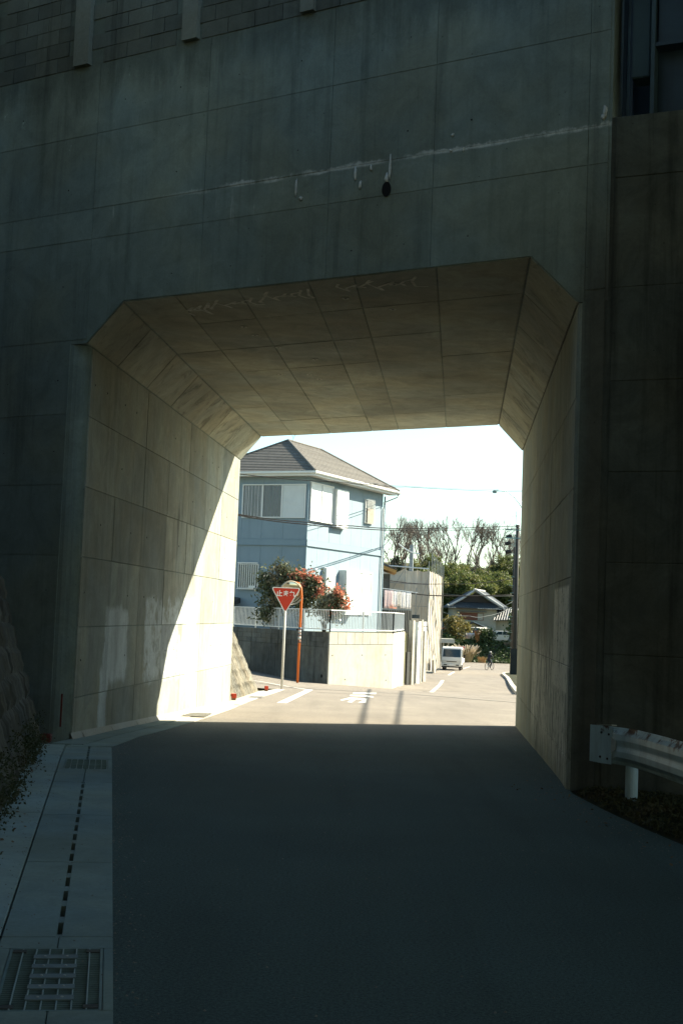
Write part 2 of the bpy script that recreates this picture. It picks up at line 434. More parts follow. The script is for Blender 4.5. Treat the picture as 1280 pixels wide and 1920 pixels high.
# bearing seat right of the fold: wall up to the seat, backwall a metre behind it
BWN = Vector((-RWD.y, RWD.x))
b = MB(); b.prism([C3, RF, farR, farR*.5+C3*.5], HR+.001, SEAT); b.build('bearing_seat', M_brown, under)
b = MB(); b.prism([C3+BWN*1.2+RWD*.0, RF+BWN*1.2, farR-U2*.01, C3+BWN*7.9], SEAT+.001, TOP-.003); b.build('backwall', M_steel, under)

def bil(P, s, t):
    return P[0]*(1-s)*(1-t)+P[1]*s*(1-t)+P[2]*s*t+P[3]*(1-s)*t
def panels(name, P, ss, tt, mat, inward, gap=.010, proud=.014, jit=.003, skip=None, parent=None):
    """formwork panels on the quad P[0..3]; seams at ss and tt (fractions); `inward` points off the surface"""
    par = parent or under
    n = (P[1]-P[0]).cross(P[3]-P[0]).normalized()
    if n.dot(inward) < 0: n = -n
    ls = ((P[1]-P[0]).length+(P[2]-P[3]).length)/2; lt = ((P[3]-P[0]).length+(P[2]-P[1]).length)/2
    for i in range(len(ss)-1):
        for j in range(len(tt)-1):
            if skip and skip(i, j): continue
            s0, s1 = ss[i]+gap/2/ls, ss[i+1]-gap/2/ls; t0, t1 = tt[j]+gap/2/lt, tt[j+1]-gap/2/lt
            d = proud+random.uniform(-jit, jit)
            q = [bil(P, a, c) for a, c in ((s0, t0), (s1, t0), (s1, t1), (s0, t1))]
            e = .003; s0 += e/ls; s1 -= e/ls; t0 += e/lt; t1 -= e/lt
            q2 = [bil(P, a, c)+n*d for a, c in ((s0, t0), (s1, t0), (s1, t1), (s0, t1))]
            q = [x-n*.004 for x in q]; q1 = [x+n*(d-.003+.004) for x in q]
            bb = MB(); bb.add(q+q1+q2, [(0, 1, 5, 4), (1, 2, 6, 5), (2, 3, 7, 6), (3, 0, 4, 7), (4, 5, 9, 8), (5, 6, 10, 9), (6, 7, 11, 10), (7, 4, 8, 11), (8, 9, 10, 11)])
            bb.build(name, mat, par)
SS = [.0, .125, .265, .405, .545, .685, .83, 1.0]
# walls start at the tangent of the rounded corner
def wallquad(P, Q, t0, t1, h0, h1):
    d = (Q-P).normalized(); p = P+d*t0; q = Q-d*t1
    return [V3(p, -1.2), V3(q, -1.2), V3(q, h1), V3(p, h0)]
rows = [.44, 1.32, 2.2, 3.08, 3.97]
QL = wallquad(A, A2, TA, TA2, HL-.006, HL+.01)
tt = [0]+[(r+1.2)/(HL+1.2) for r in rows]+[1]
panels('wall_panel', QL, SS, tt, M_left, Vector((1, 0, 0)))
QR = wallquad(B, B2, TB, TB2, HR-.006, HR-.018)
tt = [0]+[(r+1.2)/(HR+1.2) for r in [.3, 1.18, 2.06, 2.94, 3.83]]+[1]
SR = [0, .14, .29, .44, .59, .74, .88, 1]
panels('wall_panel', QR, SR, tt, M_right, Vector((-1, 0, 0)), gap=.007, proud=.008)
near = prof(A, B, HL, TL, TR, HR, TOP, UF); far_ = prof(A2, B2, HL+.016, TL+.016, TR-.012, HR-.012, TOP, U2)
panels('ceiling_panel', [near[0], far_[0], far_[1], near[1]], SS, [.01, .99], M_cham, Vector((1, 0, -1)), gap=.018)
panels('ceiling_panel', [near[3], far_[3], far_[2], near[2]], SS, [.01, .99], M_cham, Vector((-1, 0, -1)), gap=.018)
panels('ceiling_panel', [near[1], far_[1], far_[2], near[2]], SS, [.003, .15, .32, .5, .61, .8, .997], M_ceil, Vector((0, 0, -1)), jit=.004, gap=.013)

# portal face panels (u along the face, z up), cut round the opening
W_ = 6.4865
def open_top(u):
    if u < CL: return HL+(TL-HL)*u/CL
    if u > W_-CR: return HR+(TR-HR)*(W_-u)/CR
    return TL+(TR-TL)*(u-CL)/(W_-CL-CR)
NF = Vector((-UF.y, UF.x)); NF = NF if NF.y < 0 else -NF
def face_poly(poly, name='facade_panel', mat=None, d=.007):
    n3 = Vector((NF.x, NF.y, 0)); cu = sum(p[0] for p in poly)/len(poly); cz = sum(p[1] for p in poly)/len(poly)
    P0 = [FP(u, z)-n3*.004 for u, z in poly]; P1 = [FP(u, z)+n3*d for u, z in poly]; n = len(poly)
    bb = MB(); bb.add(P0+P1, [(i, (i+1) % n, n+(i+1) % n, n+i) for i in range(n)]+[tuple(range(n, 2*n))])
    return bb.build(name, mat or M_face, under)
g = .0032
USEAM = [-12.2, -10.45, -8.7, -6.97, -5.23, -3.49, -1.74, 0, 1.74, 3.49, 4.8, 6.54]
ZR = [-1.2, .44, 1.32, 2.2, 3.08, 3.97, 4.9, 6.17, 6.56, 7.53, BLK]
for i in range(len(USEAM)-1):
    for j in range(len(ZR)-1):
        u0, u1, z0, z1 = USEAM[i]+g, USEAM[i+1]-g, ZR[j]+g, ZR[j+1]-g
        dd = .007+random.uniform(-.002, .002)
        if z1 < 5.0:
            if u0 >= 0: continue
            if USEAM[i+1] == 0: u1 = -TA
            face_poly([(u0, z0), (u1, z0), (u1, z1), (u0, z1)], d=dd)
        elif z0 < 5.0:
            if u0 < 0:
                face_poly([(u0, z0), (u1, z0), (u1, z1), (u0, z1)], d=dd); continue
            us = [u0]+[k for k in (CL, W_-CR) if u0 < k < u1]+[min(u1, W_)]
            bot = [(u, open_top(u)+.004) for u in us]
            if u1 > W_: bot += [(W_+.001, HR+g), (u1, HR+g)]
            face_poly(bot+[(u1, z1), (u0, z1)], d=dd)
        else:
            face_poly([(u0, z0), (u1, z0), (u1, z1), (u0, z1)], d=dd)
for j in range(6, len(ZR)-1):            # last strip up to the fold
    face_poly([(6.54+g, ZR[j]+g), (UC-.03, ZR[j]+g), (UC-.03, ZR[j+1]-g), (6.54+g, ZR[j+1]-g)])
face_poly([(6.54+g, BLK+g), (UC-.03, BLK+g), (UC-.03, TOP), (6.54+g, TOP)])
# narrow face strip between the right corner of the opening and the fold, in grey concrete
face_poly([(W_+TB, -1.2), (UC-.03, -1.2), (UC-.03, 4.9), (W_+TB, HR)])
# abutment wall panels to the right
PW = [V3(C3+RWD*.04, -1.2), V3(C3+RWD*12.2, -1.2), V3(C3+RWD*12.2, SEAT), V3(C3+RWD*.04, SEAT)]
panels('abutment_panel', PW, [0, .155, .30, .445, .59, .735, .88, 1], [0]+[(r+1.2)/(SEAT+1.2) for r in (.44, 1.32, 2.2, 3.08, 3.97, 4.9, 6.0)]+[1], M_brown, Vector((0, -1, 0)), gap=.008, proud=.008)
# concrete block parapet wall with pilasters
zb = BLK
PIL = [(-.42, -.17), (1.33, 1.56), (3.04, 3.22), (4.75, 4.93), (-2.15, -1.93), (-3.87, -3.65), (-5.6, -5.38)]
for r_ in range(11):
    z0 = zb+.012+r_*.196
    off = .195 if r_ % 2 else 0
    u = -6.6+off
    while u < 6.5:
        u0, u1 = u+.005, min(u+.385, 6.53)
        if u1-u0 > .05 and not any(a-.01 < (u0+u1)/2 < b_+.01 for a, b_ in PIL):
            face_poly([(u0, z0), (u1, z0), (u1, z0+.186), (u0, z0+.186)], 'block', M_block, .010+random.uniform(-.003, .005))
        u += .39
for a, b_ in PIL:
    face_poly([(a, zb+.01), (b_, zb+.01), (b_, TOP), (a, TOP)], 'pilaster', M_pil, .075)
# sealed lime runs and the drain hole on the face
def blob(u, z, w, h, mat, d=.03, name='lime_run'):
    pts = []; n = 14
    for k in range(n):
        an = 2*math.pi*k/n; rr = 1+random.uniform(-.22, .22)
        pts.append((u+math.cos(an)*w/2*rr, z+math.sin(an)*h/2*rr))
    n3 = Vector((NF.x, NF.y, 0)); b_ = MB()
    P0 = [FP(*p)+n3*.010 for p in pts]; P1 = [FP(u+(p[0]-u)*.6, z+(p[1]-z)*.75)+n3*d for p in pts]
    b_.loft(P0, P1); return b_.build(name, mat, under, smooth=True)
M_lime = mk('lime', (.55, .57, .54), .8, .25, 9, grain=.2)
for u, z, w, h in ((3.83, 6.47, .035, .16), (3.90, 6.33, .045, .09), (4.03, 6.50, .03, .07), (4.27, 6.47, .04, .30), (4.23, 6.36, .05, .12), (3.05, 6.42, .03, .22), (3.12, 6.28, .05, .05), (5.02, 6.72, .035, .04), (5.0, 6.55, .04, .04), (5.15, 6.54, .03, .05), (6.71, 6.70, .045, .14), (6.69, 6.64, .05, .06)):
    blob(u, z, w, h, M_lime, .022)
bh = MB(); n3 = Vector((NF.x, NF.y, 0)); bh.disc(FP(4.235, 6.235)+n3*.012, n3, .055, .006, 18, 1.5); bh.build('drain_hole', M_dark, under)
# form-tie holes, too small to pick apart singly
b = MB()
for u0, u1 in zip(USEAM, USEAM[1:]):
    for z in (1.0, 1.76, 2.64, 3.5, 4.4, 5.6, 6.85, 7.9):
        for fr in (.25, .75):
            u = u0+(u1-u0)*fr
            if z < 5.6 and -.3 < u < 6.7: continue
            if random.random() < .55: b.disc(FP(u, z)+n3*.0085, n3, random.uniform(.006, .011), .002, 8)
for k in range(len(SS)-1):
    for z in (.9, 1.75, 2.65, 3.5, 4.4):
        for fr in (.3, .7):
            s0 = SS[k]+(SS[k+1]-SS[k])*fr; p = A+(A2-A)*s0
            if random.random() < .6: b.disc((p.x+.013, p.y, z), (1, -.08, 0), .014, .003, 8)
tag(b.build('tie_hole', M_dark, under), kind='stuff')
# chalky scribble and plugged anchor holes on the soffit
M_chalk = mk('chalk', (.50, .49, .42), .9, .4, 14)
nc = (near[2]-near[1]).cross(far_[1]-near[1]).normalized(); nc = nc if nc.z < 0 else -nc
def soffit(u, v): return near[1]*(1-u)*(1-v)+near[2]*u*(1-v)+far_[2]*u*v+far_[1]*(1-u)*v
b = MB()
def scrib(u0, u1, v, amp, fq, seed):
    n = int((u1-u0)*160); random.seed(seed); ph = random.random()*6; pts = []
    for k in range(n+1):
        q = k/n; a = ph+q*fq*6.28
        pts.append(soffit(u0+(u1-u0)*q+.012*math.sin(a*1.9), v+amp*math.sin(a)*(.6+.4*math.sin(a*.37))+.004*math.sin(a*2.7))+nc*.0175)
    for p, q in zip(pts, pts[1:]):
        t = (q-p).normalized(); s_ = t.cross(nc)*.016
        b.add([p-s_, p+s_, q+s_, q-s_], [(0, 1, 2, 3)])
for a in ((.02, .14, .075, .014, 2.2, 1), (.14, .22, .06, .03, 3.1, 2), (.22, .36, .05, .02, 3.2, 3), (.36, .50, .042, .022, 3.4, 4), (.56, .64, .035, .02, 2.2, 5), (.64, .77, .04, .026, 2.6, 6)): scrib(*a)
tag(b.build('chalk_scribble', M_chalk, under), kind='stuff')
random.seed(11)
for u, v in ((.27, .155), (.285, .20), (.33, .275), (.28, .44), (.42, .36), (.375, .455), (.40, .49), (.575, .075), (.685, .14), (.70, .04)):
    c = soffit(u, v)+nc*.014; b = MB(); b.disc(c, nc, .045, .006, 12); o = b.build('anchor_plug', M_chalk, under)
    b = MB(); b.disc(c+nc*.004, nc, .014, .005, 8); b.build('bolt', M_dark, o)

# ------------------------------------------------------------------ steel bridge on the seat
br = thing('steel_bridge', 'dark blue steel girder bridge end resting on the abutment seat at top right', 'bridge', (5, 8, SEAT))
def RP(t_, n_, z): p = C3+RWD*t_+BWN*n_; return Vector((p.x, p.y, z))
def rbox(t0, t1, n0, n1, z0, z1, name, mat=None, bev=0):
    b = MB(); V = [RP(t_, n_, z) for z in (z0, z1) for t_, n_ in ((t0, n0), (t1, n0), (t1, n1), (t0, n1))]
    b.loft(V[:4], V[4:]); b.build(name, mat or M_steel, br, bevel=bev)
rbox(.40, 15, .22, .25, SEAT+.002, SEAT+2.6, 'web')
rbox(.40, 15, .05, .219, SEAT+.70, SEAT+.735, 'ledge_plate')
rbox(.42, 15, .10, .13, SEAT+.737, SEAT+2.6, 'fascia_plate')
rbox(.36, .398, .04, .24, SEAT+.003, SEAT+2.6, 'end_stiffener', mk('edge_steel', (.06, .10, .12), .5))
for k in range(9): rbox(1.6+k*1.5, 1.62+k*1.5, .08, .218, SEAT+.003, SEAT+.698, 'stiffener')
rbox(.16, .34, .10, .34, SEAT+.42, SEAT+2.6, 'bracket_box', mk('teal_box', (.045, .08, .09), .6), .01)
for t_ in (.03, .10): rbox(t_, t_+.035, .30, .34, SEAT+.003, SEAT+2.6, 'drain_pipe')
rbox(.0, 15, .8, .84, SEAT+.003, SEAT+2.6, 'girder_web')
b = MB(); b.prism([RP(-.1, -.1, 0).xy, RP(16, -.1, 0).xy, RP(16, -22, 0).xy, RP(1.5, -22, 0).xy], SEAT+2.62, SEAT+2.9); b.build('shading_deck', M_block, br)  # unseen slab out over the viewer, kept to shade the near side

# ------------------------------------------------------------------ drain channel by the near road
gut = thing('drain_channel', 'grey concrete drain channel with slotted cover slabs along the left road edge', 'drain', GP(5, .26))
def gbox(s0, s1, w0, w1, z0, z1, name, mat, par, bev=0):
    b = MB(); P = [(s0, w0), (s1, w0), (s1, w1), (s0, w1)]
    lo = [GP(s, w, z0+G(*GP(s, w)[:2])) for s, w in P]; hi = [GP(s, w, z1+G(*GP(s, w)[:2])) for s, w in P]
    b.loft(lo, hi); return b.build(name, mat, par, bevel=bev)
gbox(-14, 10.5, 0, .53, -.25, -.09, 'channel_bed', M_dark, gut)
joints = [-12.1, -10.2, -8.3, -6.4, -4.5, -2.6, -.7, 1.22, 3.12, 5.02, 6.92, 8.82, 10.5]
GR = [(.03, 1.0), (7.92, 8.74)]
for a, b_ in zip(joints, joints[1:]):
    a += .004; b_ -= .004
    gr = [g_ for g_ in GR if g_[1] > a and g_[0] < b_]
    if gr:
        g0, g1 = gr[0]; g0 -= .0; g1 += .0
        for s0, s1 in ((a, max(a, g0)), (min(b_, g1), b_)):
            if s1-s0 > .02:
                gbox(s0, s1, 0, .253, -.085, .004, 'cover_slab', M_gut, gut, .004); gbox(s0, s1, .257, .523, -.085, .004, 'cover_slab', M_gut, gut, .004)
        gbox(max(a, g0), min(b_, g1), 0, .042, -.085, .004, 'cover_slab', M_gut, gut, .003)
        gbox(max(a, g0), min(b_, g1), .468, .523, -.085, .004, 'cover_slab', M_gut, gut, .003)
    else:
        gbox(a, b_, 0, .243, -.085, .004, 'cover_slab', M_gut, gut, .004)
        gbox(a, b_, .268, .523, -.085, .004, 'cover_slab', M_gut, gut, .004)
        n = 5; L_ = (b_-a); sl = .25
        edges = [a]+sum([[a+L_*(k+.5)/n-sl/2, a+L_*(k+.5)/n+sl/2] for k in range(n)], [])+[b_]
        for k in range(0, len(edges), 2):
            gbox(edges[k], edges[k+1], .2435, .2675, -.08, -.002, 'slot_bridge', M_gut, gut)
# steel bar gratings
def grate(s0, s1, w0, w1, plates=0, label=None, fs=.029, mat=M_galv, frame=None):
    z = lambda s, w: G(*GP(s, w)[:2])
    t = thing('drain_grate', label, 'drain grate', GP((s0+s1)/2, (w0+w1)/2, z(s0, w0)))
    def gb(a, b_, c, d, z0, z1): return gbox_mb(a, b_, c, d, z0, z1)
    def gbox_mb(a, b_, c, d, z0, z1):
        m_ = MB(); P = [(a, c), (b_, c), (b_, d), (a, d)]
        m_.loft([GP(s, w, z0+z(s, w)) for s, w in P], [GP(s, w, z1+z(s, w)) for s, w in P]); return m_
    fr = MB()
    for q in ((s0, s0+.012, w0, w1), (s1-.012, s1, w0, w1), (s0, s1, w0, w0+.012), (s0, s1, w1-.012, w1)):
        k = gbox_mb(*q, -.03, .0035); fr.add(k.v, k.f)
    fr.build('frame', mat, t)
    n = int((s1-s0)/fs)
    for k in range(1, n):
        s = s0+(s1-s0)*k/n
        gbox_mb(s-.0022, s+.0022, w0+.012, w1-.012, -.012, .002).build('bar', mat, t)
    for k in range(1, 7):
        w = w0+(w1-w0)*k/7
        gbox_mb(s0+.012, s1-.012, w-.003, w+.003, -.010, .0045).build('cross_bar', M_xbar, t)
    for k in range(plates):
        s = s0+(s1-s0)*(.17+.165*k); o = gbox_mb(s-.031, s+.031, w0+(w1-w0)*.27, w0+(w1-w0)*.73, .005, .010).build('plate', M_plate, t)
        for w in (.38, .61):
            c = GP(s, w0+(w1-w0)*w); r_ = MB(); r_.disc((c.x, c.y, .010), (0, 0, 1), .006, .003, 8); r_.build('rivet', M_galv2, o)
    if plates:
        for s in (s0+.03, s1-.075):
            for w in (w0+.015, w1-.075): gbox_mb(s, s+.045, w, w+.06, -.02, .006).build('corner_clip', M_dark2, t)
    return t
M_xbar = mk('crossbar_steel', (.32, .42, .42), .45, .15, 8, metal=.3)
M_plate = mk('plate_steel', (.16, .22, .235), .55, .2, 8, metal=.4, spec=.5)
M_galv2 = mk('rivet_steel', (.5, .52, .5), .4, .1, 8, metal=.5)
M_dark2 = mk('clip_steel', (.05, .055, .05), .6, .2, 8)
grate(.03, 1.0, .045, .465, 5, 'large steel grating with five riveted plates at the bottom left corner')
grate(7.92, 8.74, .045, .465, 0, 'small dark steel grating in the drain channel at the shaded tunnel mouth', .03)
# pale outer slabs up to the stone slope
out = thing('edge_slab_row', 'pale concrete slabs between the drain channel and the dark stone slope', 'pavement', GP(5, .66))
for a, b_ in zip([-12, -7.5, -3.2, .95, 5.05, 9.1], [-7.5, -3.2, .95, 5.05, 9.1, 10.6]):
    gbox(a+.005, b_-.005, .533, .92, -.1, .012, 'slab', M_slab, out, .005)

# kerb strip along the left tunnel wall and the pale wedge of slab beyond
def wallx(y): return A.x+(y-A.y)*(A2.x-A.x)/(A2.y-A.y)
kb = thing('tunnel_kerb', 'flat concrete kerb running along the foot of the left tunnel wall into the sun', 'kerb', (-2.7, 20, G(-2.7, 20)))
yk = [15.87, 17.7, 19.6, 21.5, 23.4, 25.3, 27.2, 28.75]
def kbox(pts, z0, z1, name, mat, par, bev=.003):
    b = MB(); lo = [Vector((x, y, G(x, y)+z0)) for x, y in pts]; hi = [Vector((x, y, G(x, y)+z1)) for x, y in pts]
    b.loft(lo, hi); return b.build(name, mat, par, bevel=bev)
for a, b_ in zip(yk, yk[1:]):
    wa, wb, ra, rb = wallx(a)+.0, wallx(b_)+.0, road_l(a+.001), road_l(b_)
    ma, mb = ra+(wa-ra)*.48, rb+(wb-rb)*.48
    kbox([(ra, a+.004), (rb, b_-.004), (mb+.002, b_-.004), (ma+.002, a+.004)], -.1, .006, 'slab', M_gut if b_ < 22 else M_sunslab, kb)  # beyond the shadow edge the slabs get a paler, sunlit colour
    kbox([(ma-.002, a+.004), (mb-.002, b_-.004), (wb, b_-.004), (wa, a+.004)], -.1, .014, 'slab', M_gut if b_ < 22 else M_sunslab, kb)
kbox([(-3.09, 15.5), (-2.6, 15.8), (-2.56, 15.862), (-3.06, 15.862)], -.1, .008, 'slab', M_gut, kb)
# the small sloped fillet of mortar at the wall foot
b = MB()
for i in range(24):
    y0, y1 = 16.6+i*.5, 16.6+(i+1)*.5
    j0, j1 = random.uniform(.03, .055), random.uniform(.03, .055)
    x0, x1 = wallx(y0)+.013, wallx(y1)+.013
    b.add([(x0, y0, G(x0, y0)+.09), (x1, y1, G(x1, y1)+.09), (x1+j0, y1, G(x1, y1)+.013), (x0+j0, y0, G(x0, y0)+.013)], [(0, 1, 2, 3)])
b.build('mortar_fillet', M_sunslab, kb)
# sunlit grate and slab wedge
kk = thing('corner_slab', 'pale sunlit concrete slab tapering to a point below the stop sign', 'pavement', (-2, 33, G(-2, 33)))
footx = lerp_tab
FOOT = [(28.6, -2.42), (38.5, -2.17)]
ys_ = [28.76, 31, 33.2, 35.4, 37.6, 39.6, 41.4]
for a, b_ in zip(ys_, ys_[1:]):
    la = lerp_tab([(28.76, -2.43), (38.5, -2.15), (41.4, -1.75)], a)-.25*(a < 38); lb = lerp_tab([(28.76, -2.43), (38.5, -2.15), (41.4, -1.75)], b_)-.25*(b_ < 38)
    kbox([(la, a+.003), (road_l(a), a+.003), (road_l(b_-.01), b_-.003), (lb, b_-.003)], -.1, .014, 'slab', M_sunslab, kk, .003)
t = thing('drain_grate', 'small sunlit steel grating at the foot of the bright left tunnel wall', 'drain grate', (-2.4, 23.8, G(-2.4, 23.8)))
z_ = lambda x, y: G(x, y)+.015
b = MB()
for k in range(22):
    y = 23.1+k*.062; b.box(-2.60, -2.22, y, y+.02, z_(-2.4, y), z_(-2.4, y)+.008)
tag(b.build('bar', mk('sun_grate', (.28, .27, .24), .5, .2, 5, metal=.3), t), kind='stuff')
b = MB(); b.add([(-2.62, 23.08, z_(-2.6, 23.08)+.001), (-2.2, 23.08, z_(-2.2, 23.08)+.001), (-2.2, 24.5, z_(-2.2, 24.5)+.001), (-2.62, 24.5, z_(-2.6, 24.5)+.001)], [(0, 1, 2, 3)]); b.build('pit', mk('pit_shade', (.10, .095, .085), .9), t)
t = thing('drain_grate', 'thin steel drain cover in the pale slab wedge near the red marker block', 'drain grate', (-1.9, 34, G(-1.9, 34)))
b = MB()
for k in range(9):
    y = 33.4+k*.11; b.box(-2.12, -1.80, y, y+.05, z_(-1.95, y)-.002, z_(-1.95, y)+.007)
tag(b.build('bar', mk('sun_grate2', (.22, .21, .19), .6), t), kind='stuff')
# red marker blocks
M_red = mk('red_marker', (.50, .055, .02), .6, .15, 20)
M_mk = mk('marker_foot', (.22, .11, .06), .8, .2, 20)
for (x, y, s, lab) in ((-2.33, 31.2, .12, 'small red marker block against the end corner of the sunlit tunnel wall'), (-1.97, 38.9, .105, 'small red marker block standing alone on the pale slab wedge')):
    z = G(x, y)+.014; t = thing('marker_block', lab, 'marker', (x, y, z), .2)
    b = MB(); b.box(x-s/2, x+s/2, y-s/2, y+s/2, z+.05, z+.15); b.build('cap', M_red, t, bevel=.008)
    b = MB(); b.box(x-s*.42, x+s*.42, y-s*.42, y+s*.42, z, z+.052); b.build('foot', M_mk, t)
x, y = -3.42, 15.65; t = thing('marker_block', 'dull red painted block at the dark left foot of the portal', 'marker', (x, y, 0))
b = MB(); b.box(x, x+.12, y+.14, y+.26, -.03, .07); b.build('cap', mk('old_red', (.12, .022, .015), .8, .3, 12), t, bevel=.01)
b = MB(); b.box(-3.335, -3.315, 16.445, 16.46, .1, .5); b.build('strip', MC['old_red'], t)

# ------------------------------------------------------------------ stone slopes
def hewn(name, c, du, dv, dn, w, h, d, mat, par, mesh=None):
    pass
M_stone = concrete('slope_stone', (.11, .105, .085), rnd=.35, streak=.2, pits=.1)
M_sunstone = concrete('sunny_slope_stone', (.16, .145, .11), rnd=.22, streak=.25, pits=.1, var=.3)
def stone_meshes(mat, w, h, n=5):
    out_ = []
    for k in range(n):
        nx, nz = 3, 4; V = []; 
        for j in range(nz+1):
            for i in range(nx+1):
                e = 0 if i in (0, nx) or j in (0, nz) else 1
                lean = .22*w*math.sin(j/nz*3.1+k)
                V.append(((i/nx-.5)*w+lean*.6, -(e*(.018+random.uniform(-.008, .012))+.0), (j/nz-.5)*h))
        F = [(j*(nx+1)+i, j*(nx+1)+i+1, (j+1)*(nx+1)+i+1, (j+1)*(nx+1)+i) for j in range(nz) for i in range(nx)]
        me = bpy.data.meshes.new('stone'); me.from_pydata(V, [], F); me.materials.append(mat); out_.append((me, V, F))
    return out_
# near slope: foot on the gutter line w=.80, batter .3, from behind the camera to the portal
wb_ = .30
def nslope(s, h, out=0):
    p = GP(s, .84+wb_*h); return Vector((p.x, p.y, h+G(p.x, p.y)-.02)) + Vector((-GN.x, -GN.y, wb_)).normalized()*out
ns = thing('stone_slope', 'dark weed-grown hewn stone slope at the left edge beside the tunnel mouth', 'retaining wall', GP(5, .84))
b = MB(); H_ = 5.2
P = [GP(-16, .84), GP(11.6, .84)]
lo = [V3(GP(-16, .84), -.4), V3(GP(11.8, .84), -.4), V3(GP(11.8, 14), -.4), V3(GP(-16, 14), -.4)]
hi = [nslope(-16, H_), nslope(13.4, H_), V3(GP(13.4, 14), H_+.5), V3(GP(-16, 14), H_+.5)]
b.loft(lo, hi); b.build('core', mk('slope_core', (.035, .033, .026), .95, .3, 4), ns)
SM = stone_meshes(M_stone, .17, .32)
dirN = Vector((-GN.x, -GN.y, wb_)).normalized(); dirU = Vector((GN.x*wb_, GN.y*wb_, 1)).normalized(); dirS = dirU.cross(-dirN).normalized()
if dirS.dot(Vector((GD.x, GD.y, 0))) < 0: dirS = -dirS
RM = Matrix((dirS, -dirN, dirU)).transposed()
cnt = 0; big = MB()
for r_ in range(15):
    h = .14+r_*.285
    for c_ in range(104):
        s = 11.2-c_*.20-(.1 if r_ % 2 else 0)+random.uniform(-.02, .02)
        p = nslope(s, h)
        # keep the pieces in front of the portal face
        if (Vector((p.x, p.y))-A).dot(NF) < .03: continue
        near_px = s > 3.2 and h < 2.9
        k = random.randrange(5)
        Mx = RM @ Matrix.Rotation(random.uniform(-.09, .12), 3, 'Y')
        if near_px and cnt < 290 and s > 4.2:
            o = bpy.data.objects.new('stone', SM[k][0]); COL.objects.link(o); o.parent = ns
            o.location = p-ns.location; o.rotation_euler = Mx.to_euler(); o.scale = (random.uniform(.8, 1.05), random.uniform(.8, 1.7), random.uniform(.85, 1.1)); cnt += 1
        elif s > -10:
            big.add([p+Mx@Vector(v) for v in SM[k][1]], SM[k][2])
tag(big.build('stone_facing', M_stone, ns), kind='stuff')

# far slope beyond the tunnel: same stone, a copy with the sunlit tone put into its colour
fs_ = thing('stone_slope', 'sunlit tan slope of rippled hewn stone just past the bright tunnel wall', 'retaining wall', (-3, 34, -.5))
bat = .47
def fslope(y, h):
    x = lerp_tab([(28.6, -2.43), (38.5, -2.17)], y); return Vector((x-bat*h, y, G(x, y)+h))
b = MB(); Hf = 5.0
lo = [Vector((-2.43, 28.9, -1.4)), Vector((-2.17, 38.5, -1.4)), Vector((-16, 38.5, -1.4)), Vector((-12, 31, -1.4))]
hi = [fslope(28.9, Hf), fslope(38.5, Hf), Vector((-16, 38.5, Hf)), Vector((-12, 31, Hf))]
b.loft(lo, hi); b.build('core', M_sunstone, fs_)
big = MB(); SF = stone_meshes(M_sunstone, .095, .42)
n_ = Vector((1, 0, bat)).normalized(); u_ = Vector((-bat, 0, 1)).normalized(); s_ = Vector((0, 1, 0))
RF_ = Matrix((s_, -n_, u_)).transposed()
fcnt = 0
for r_ in range(14):
    h = .17+r_*.34
    for c_ in range(105):
        y = 38.38-c_*.088-(.04 if r_ % 2 else 0)
        if y < 29: continue
        p = fslope(y, h); Mx = RF_ @ Matrix.Rotation(random.uniform(.08, .38), 3, 'Y')
        k = random.randrange(5); sc3 = (random.uniform(.7, 1.0), random.uniform(.5, 1.4), random.uniform(.85, 1.1))
        big.add([p+Mx@Vector((v[0]*sc3[0], v[1]*sc3[1], v[2]*sc3[2])) for v in SF[k][1]], SF[k][2])
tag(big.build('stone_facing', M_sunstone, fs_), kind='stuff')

# ------------------------------------------------------------------ leaf clouds
def leaf_mesh(name, C_, size, mat, aspect=1.6, droop=0, up_bias=0):
    C_ = np.asarray(C_, float); n = len(C_)
    a = RNG.normal(size=(n, 3)); a /= np.linalg.norm(a, axis=1)[:, None]
    nn_ = RNG.normal(size=(n, 3)); nn_[:, 2] += up_bias
    bb = np.cross(a, nn_); bb /= np.linalg.norm(bb, axis=1)[:, None]+1e-9
    a = np.cross(bb, nn_); a /= np.linalg.norm(a, axis=1)[:, None]+1e-9
    if droop: a[:, 2] -= droop; a /= np.linalg.norm(a, axis=1)[:, None]
    sz = (size*RNG.uniform(.6, 1.3, n))[:, None]
    V = np.stack([C_-a*sz*aspect/2, C_+bb*sz/2, C_+a*sz*aspect/2, C_-bb*sz/2], 1).reshape(-1, 3)
    me = bpy.data.meshes.new(name); me.vertices.add(4*n); me.vertices.foreach_set('co', V.ravel())
    me.loops.add(4*n); me.loops.foreach_set('vertex_index', np.arange(4*n, dtype=np.int32))
    me.polygons.add(n); me.polygons.foreach_set('loop_start', np.arange(0, 4*n, 4, dtype=np.int32)); me.polygons.foreach_set('loop_total', np.full(n, 4, dtype=np.int32))
    me.update(calc_edges=True); me.materials.append(mat); return me
def leaf_mat(name, c1, c2, c3=None, trans=.35, rough=.55):
    N = NT(name)
    rnd_ = N.n('ShaderNodeTexWhiteNoise') if False else None
    r_ = N.geo.outputs['Random Per Island']
    col = N.mix(r_, c1, c2)
    if c3: col = N.mix(N.ramp(N.noise(.9, 3, .6), .52, .66), col, c3)
    col = N.mix(N.ramp(N.rand(), 0, 1, 0, .35), col, tuple(x*1.35 for x in c2))
    N.out(col, rough, spec=.3)
    tr = N.n('ShaderNodeBsdfTranslucent'); N.l(col, tr.inputs[0]); mx = N.n('ShaderNodeMixShader'); mx.inputs[0].default_value = trans
    N.l(N.b.outputs[0], mx.inputs[1]); N.l(tr.outputs[0], mx.inputs[2]); N.l(mx.outputs[0], N.t.nodes['Material Output'].inputs[0])
    return N.m
M_weed = leaf_mat('weed_leaf', (.035, .05, .02), (.07, .075, .03), (.10, .075, .03))
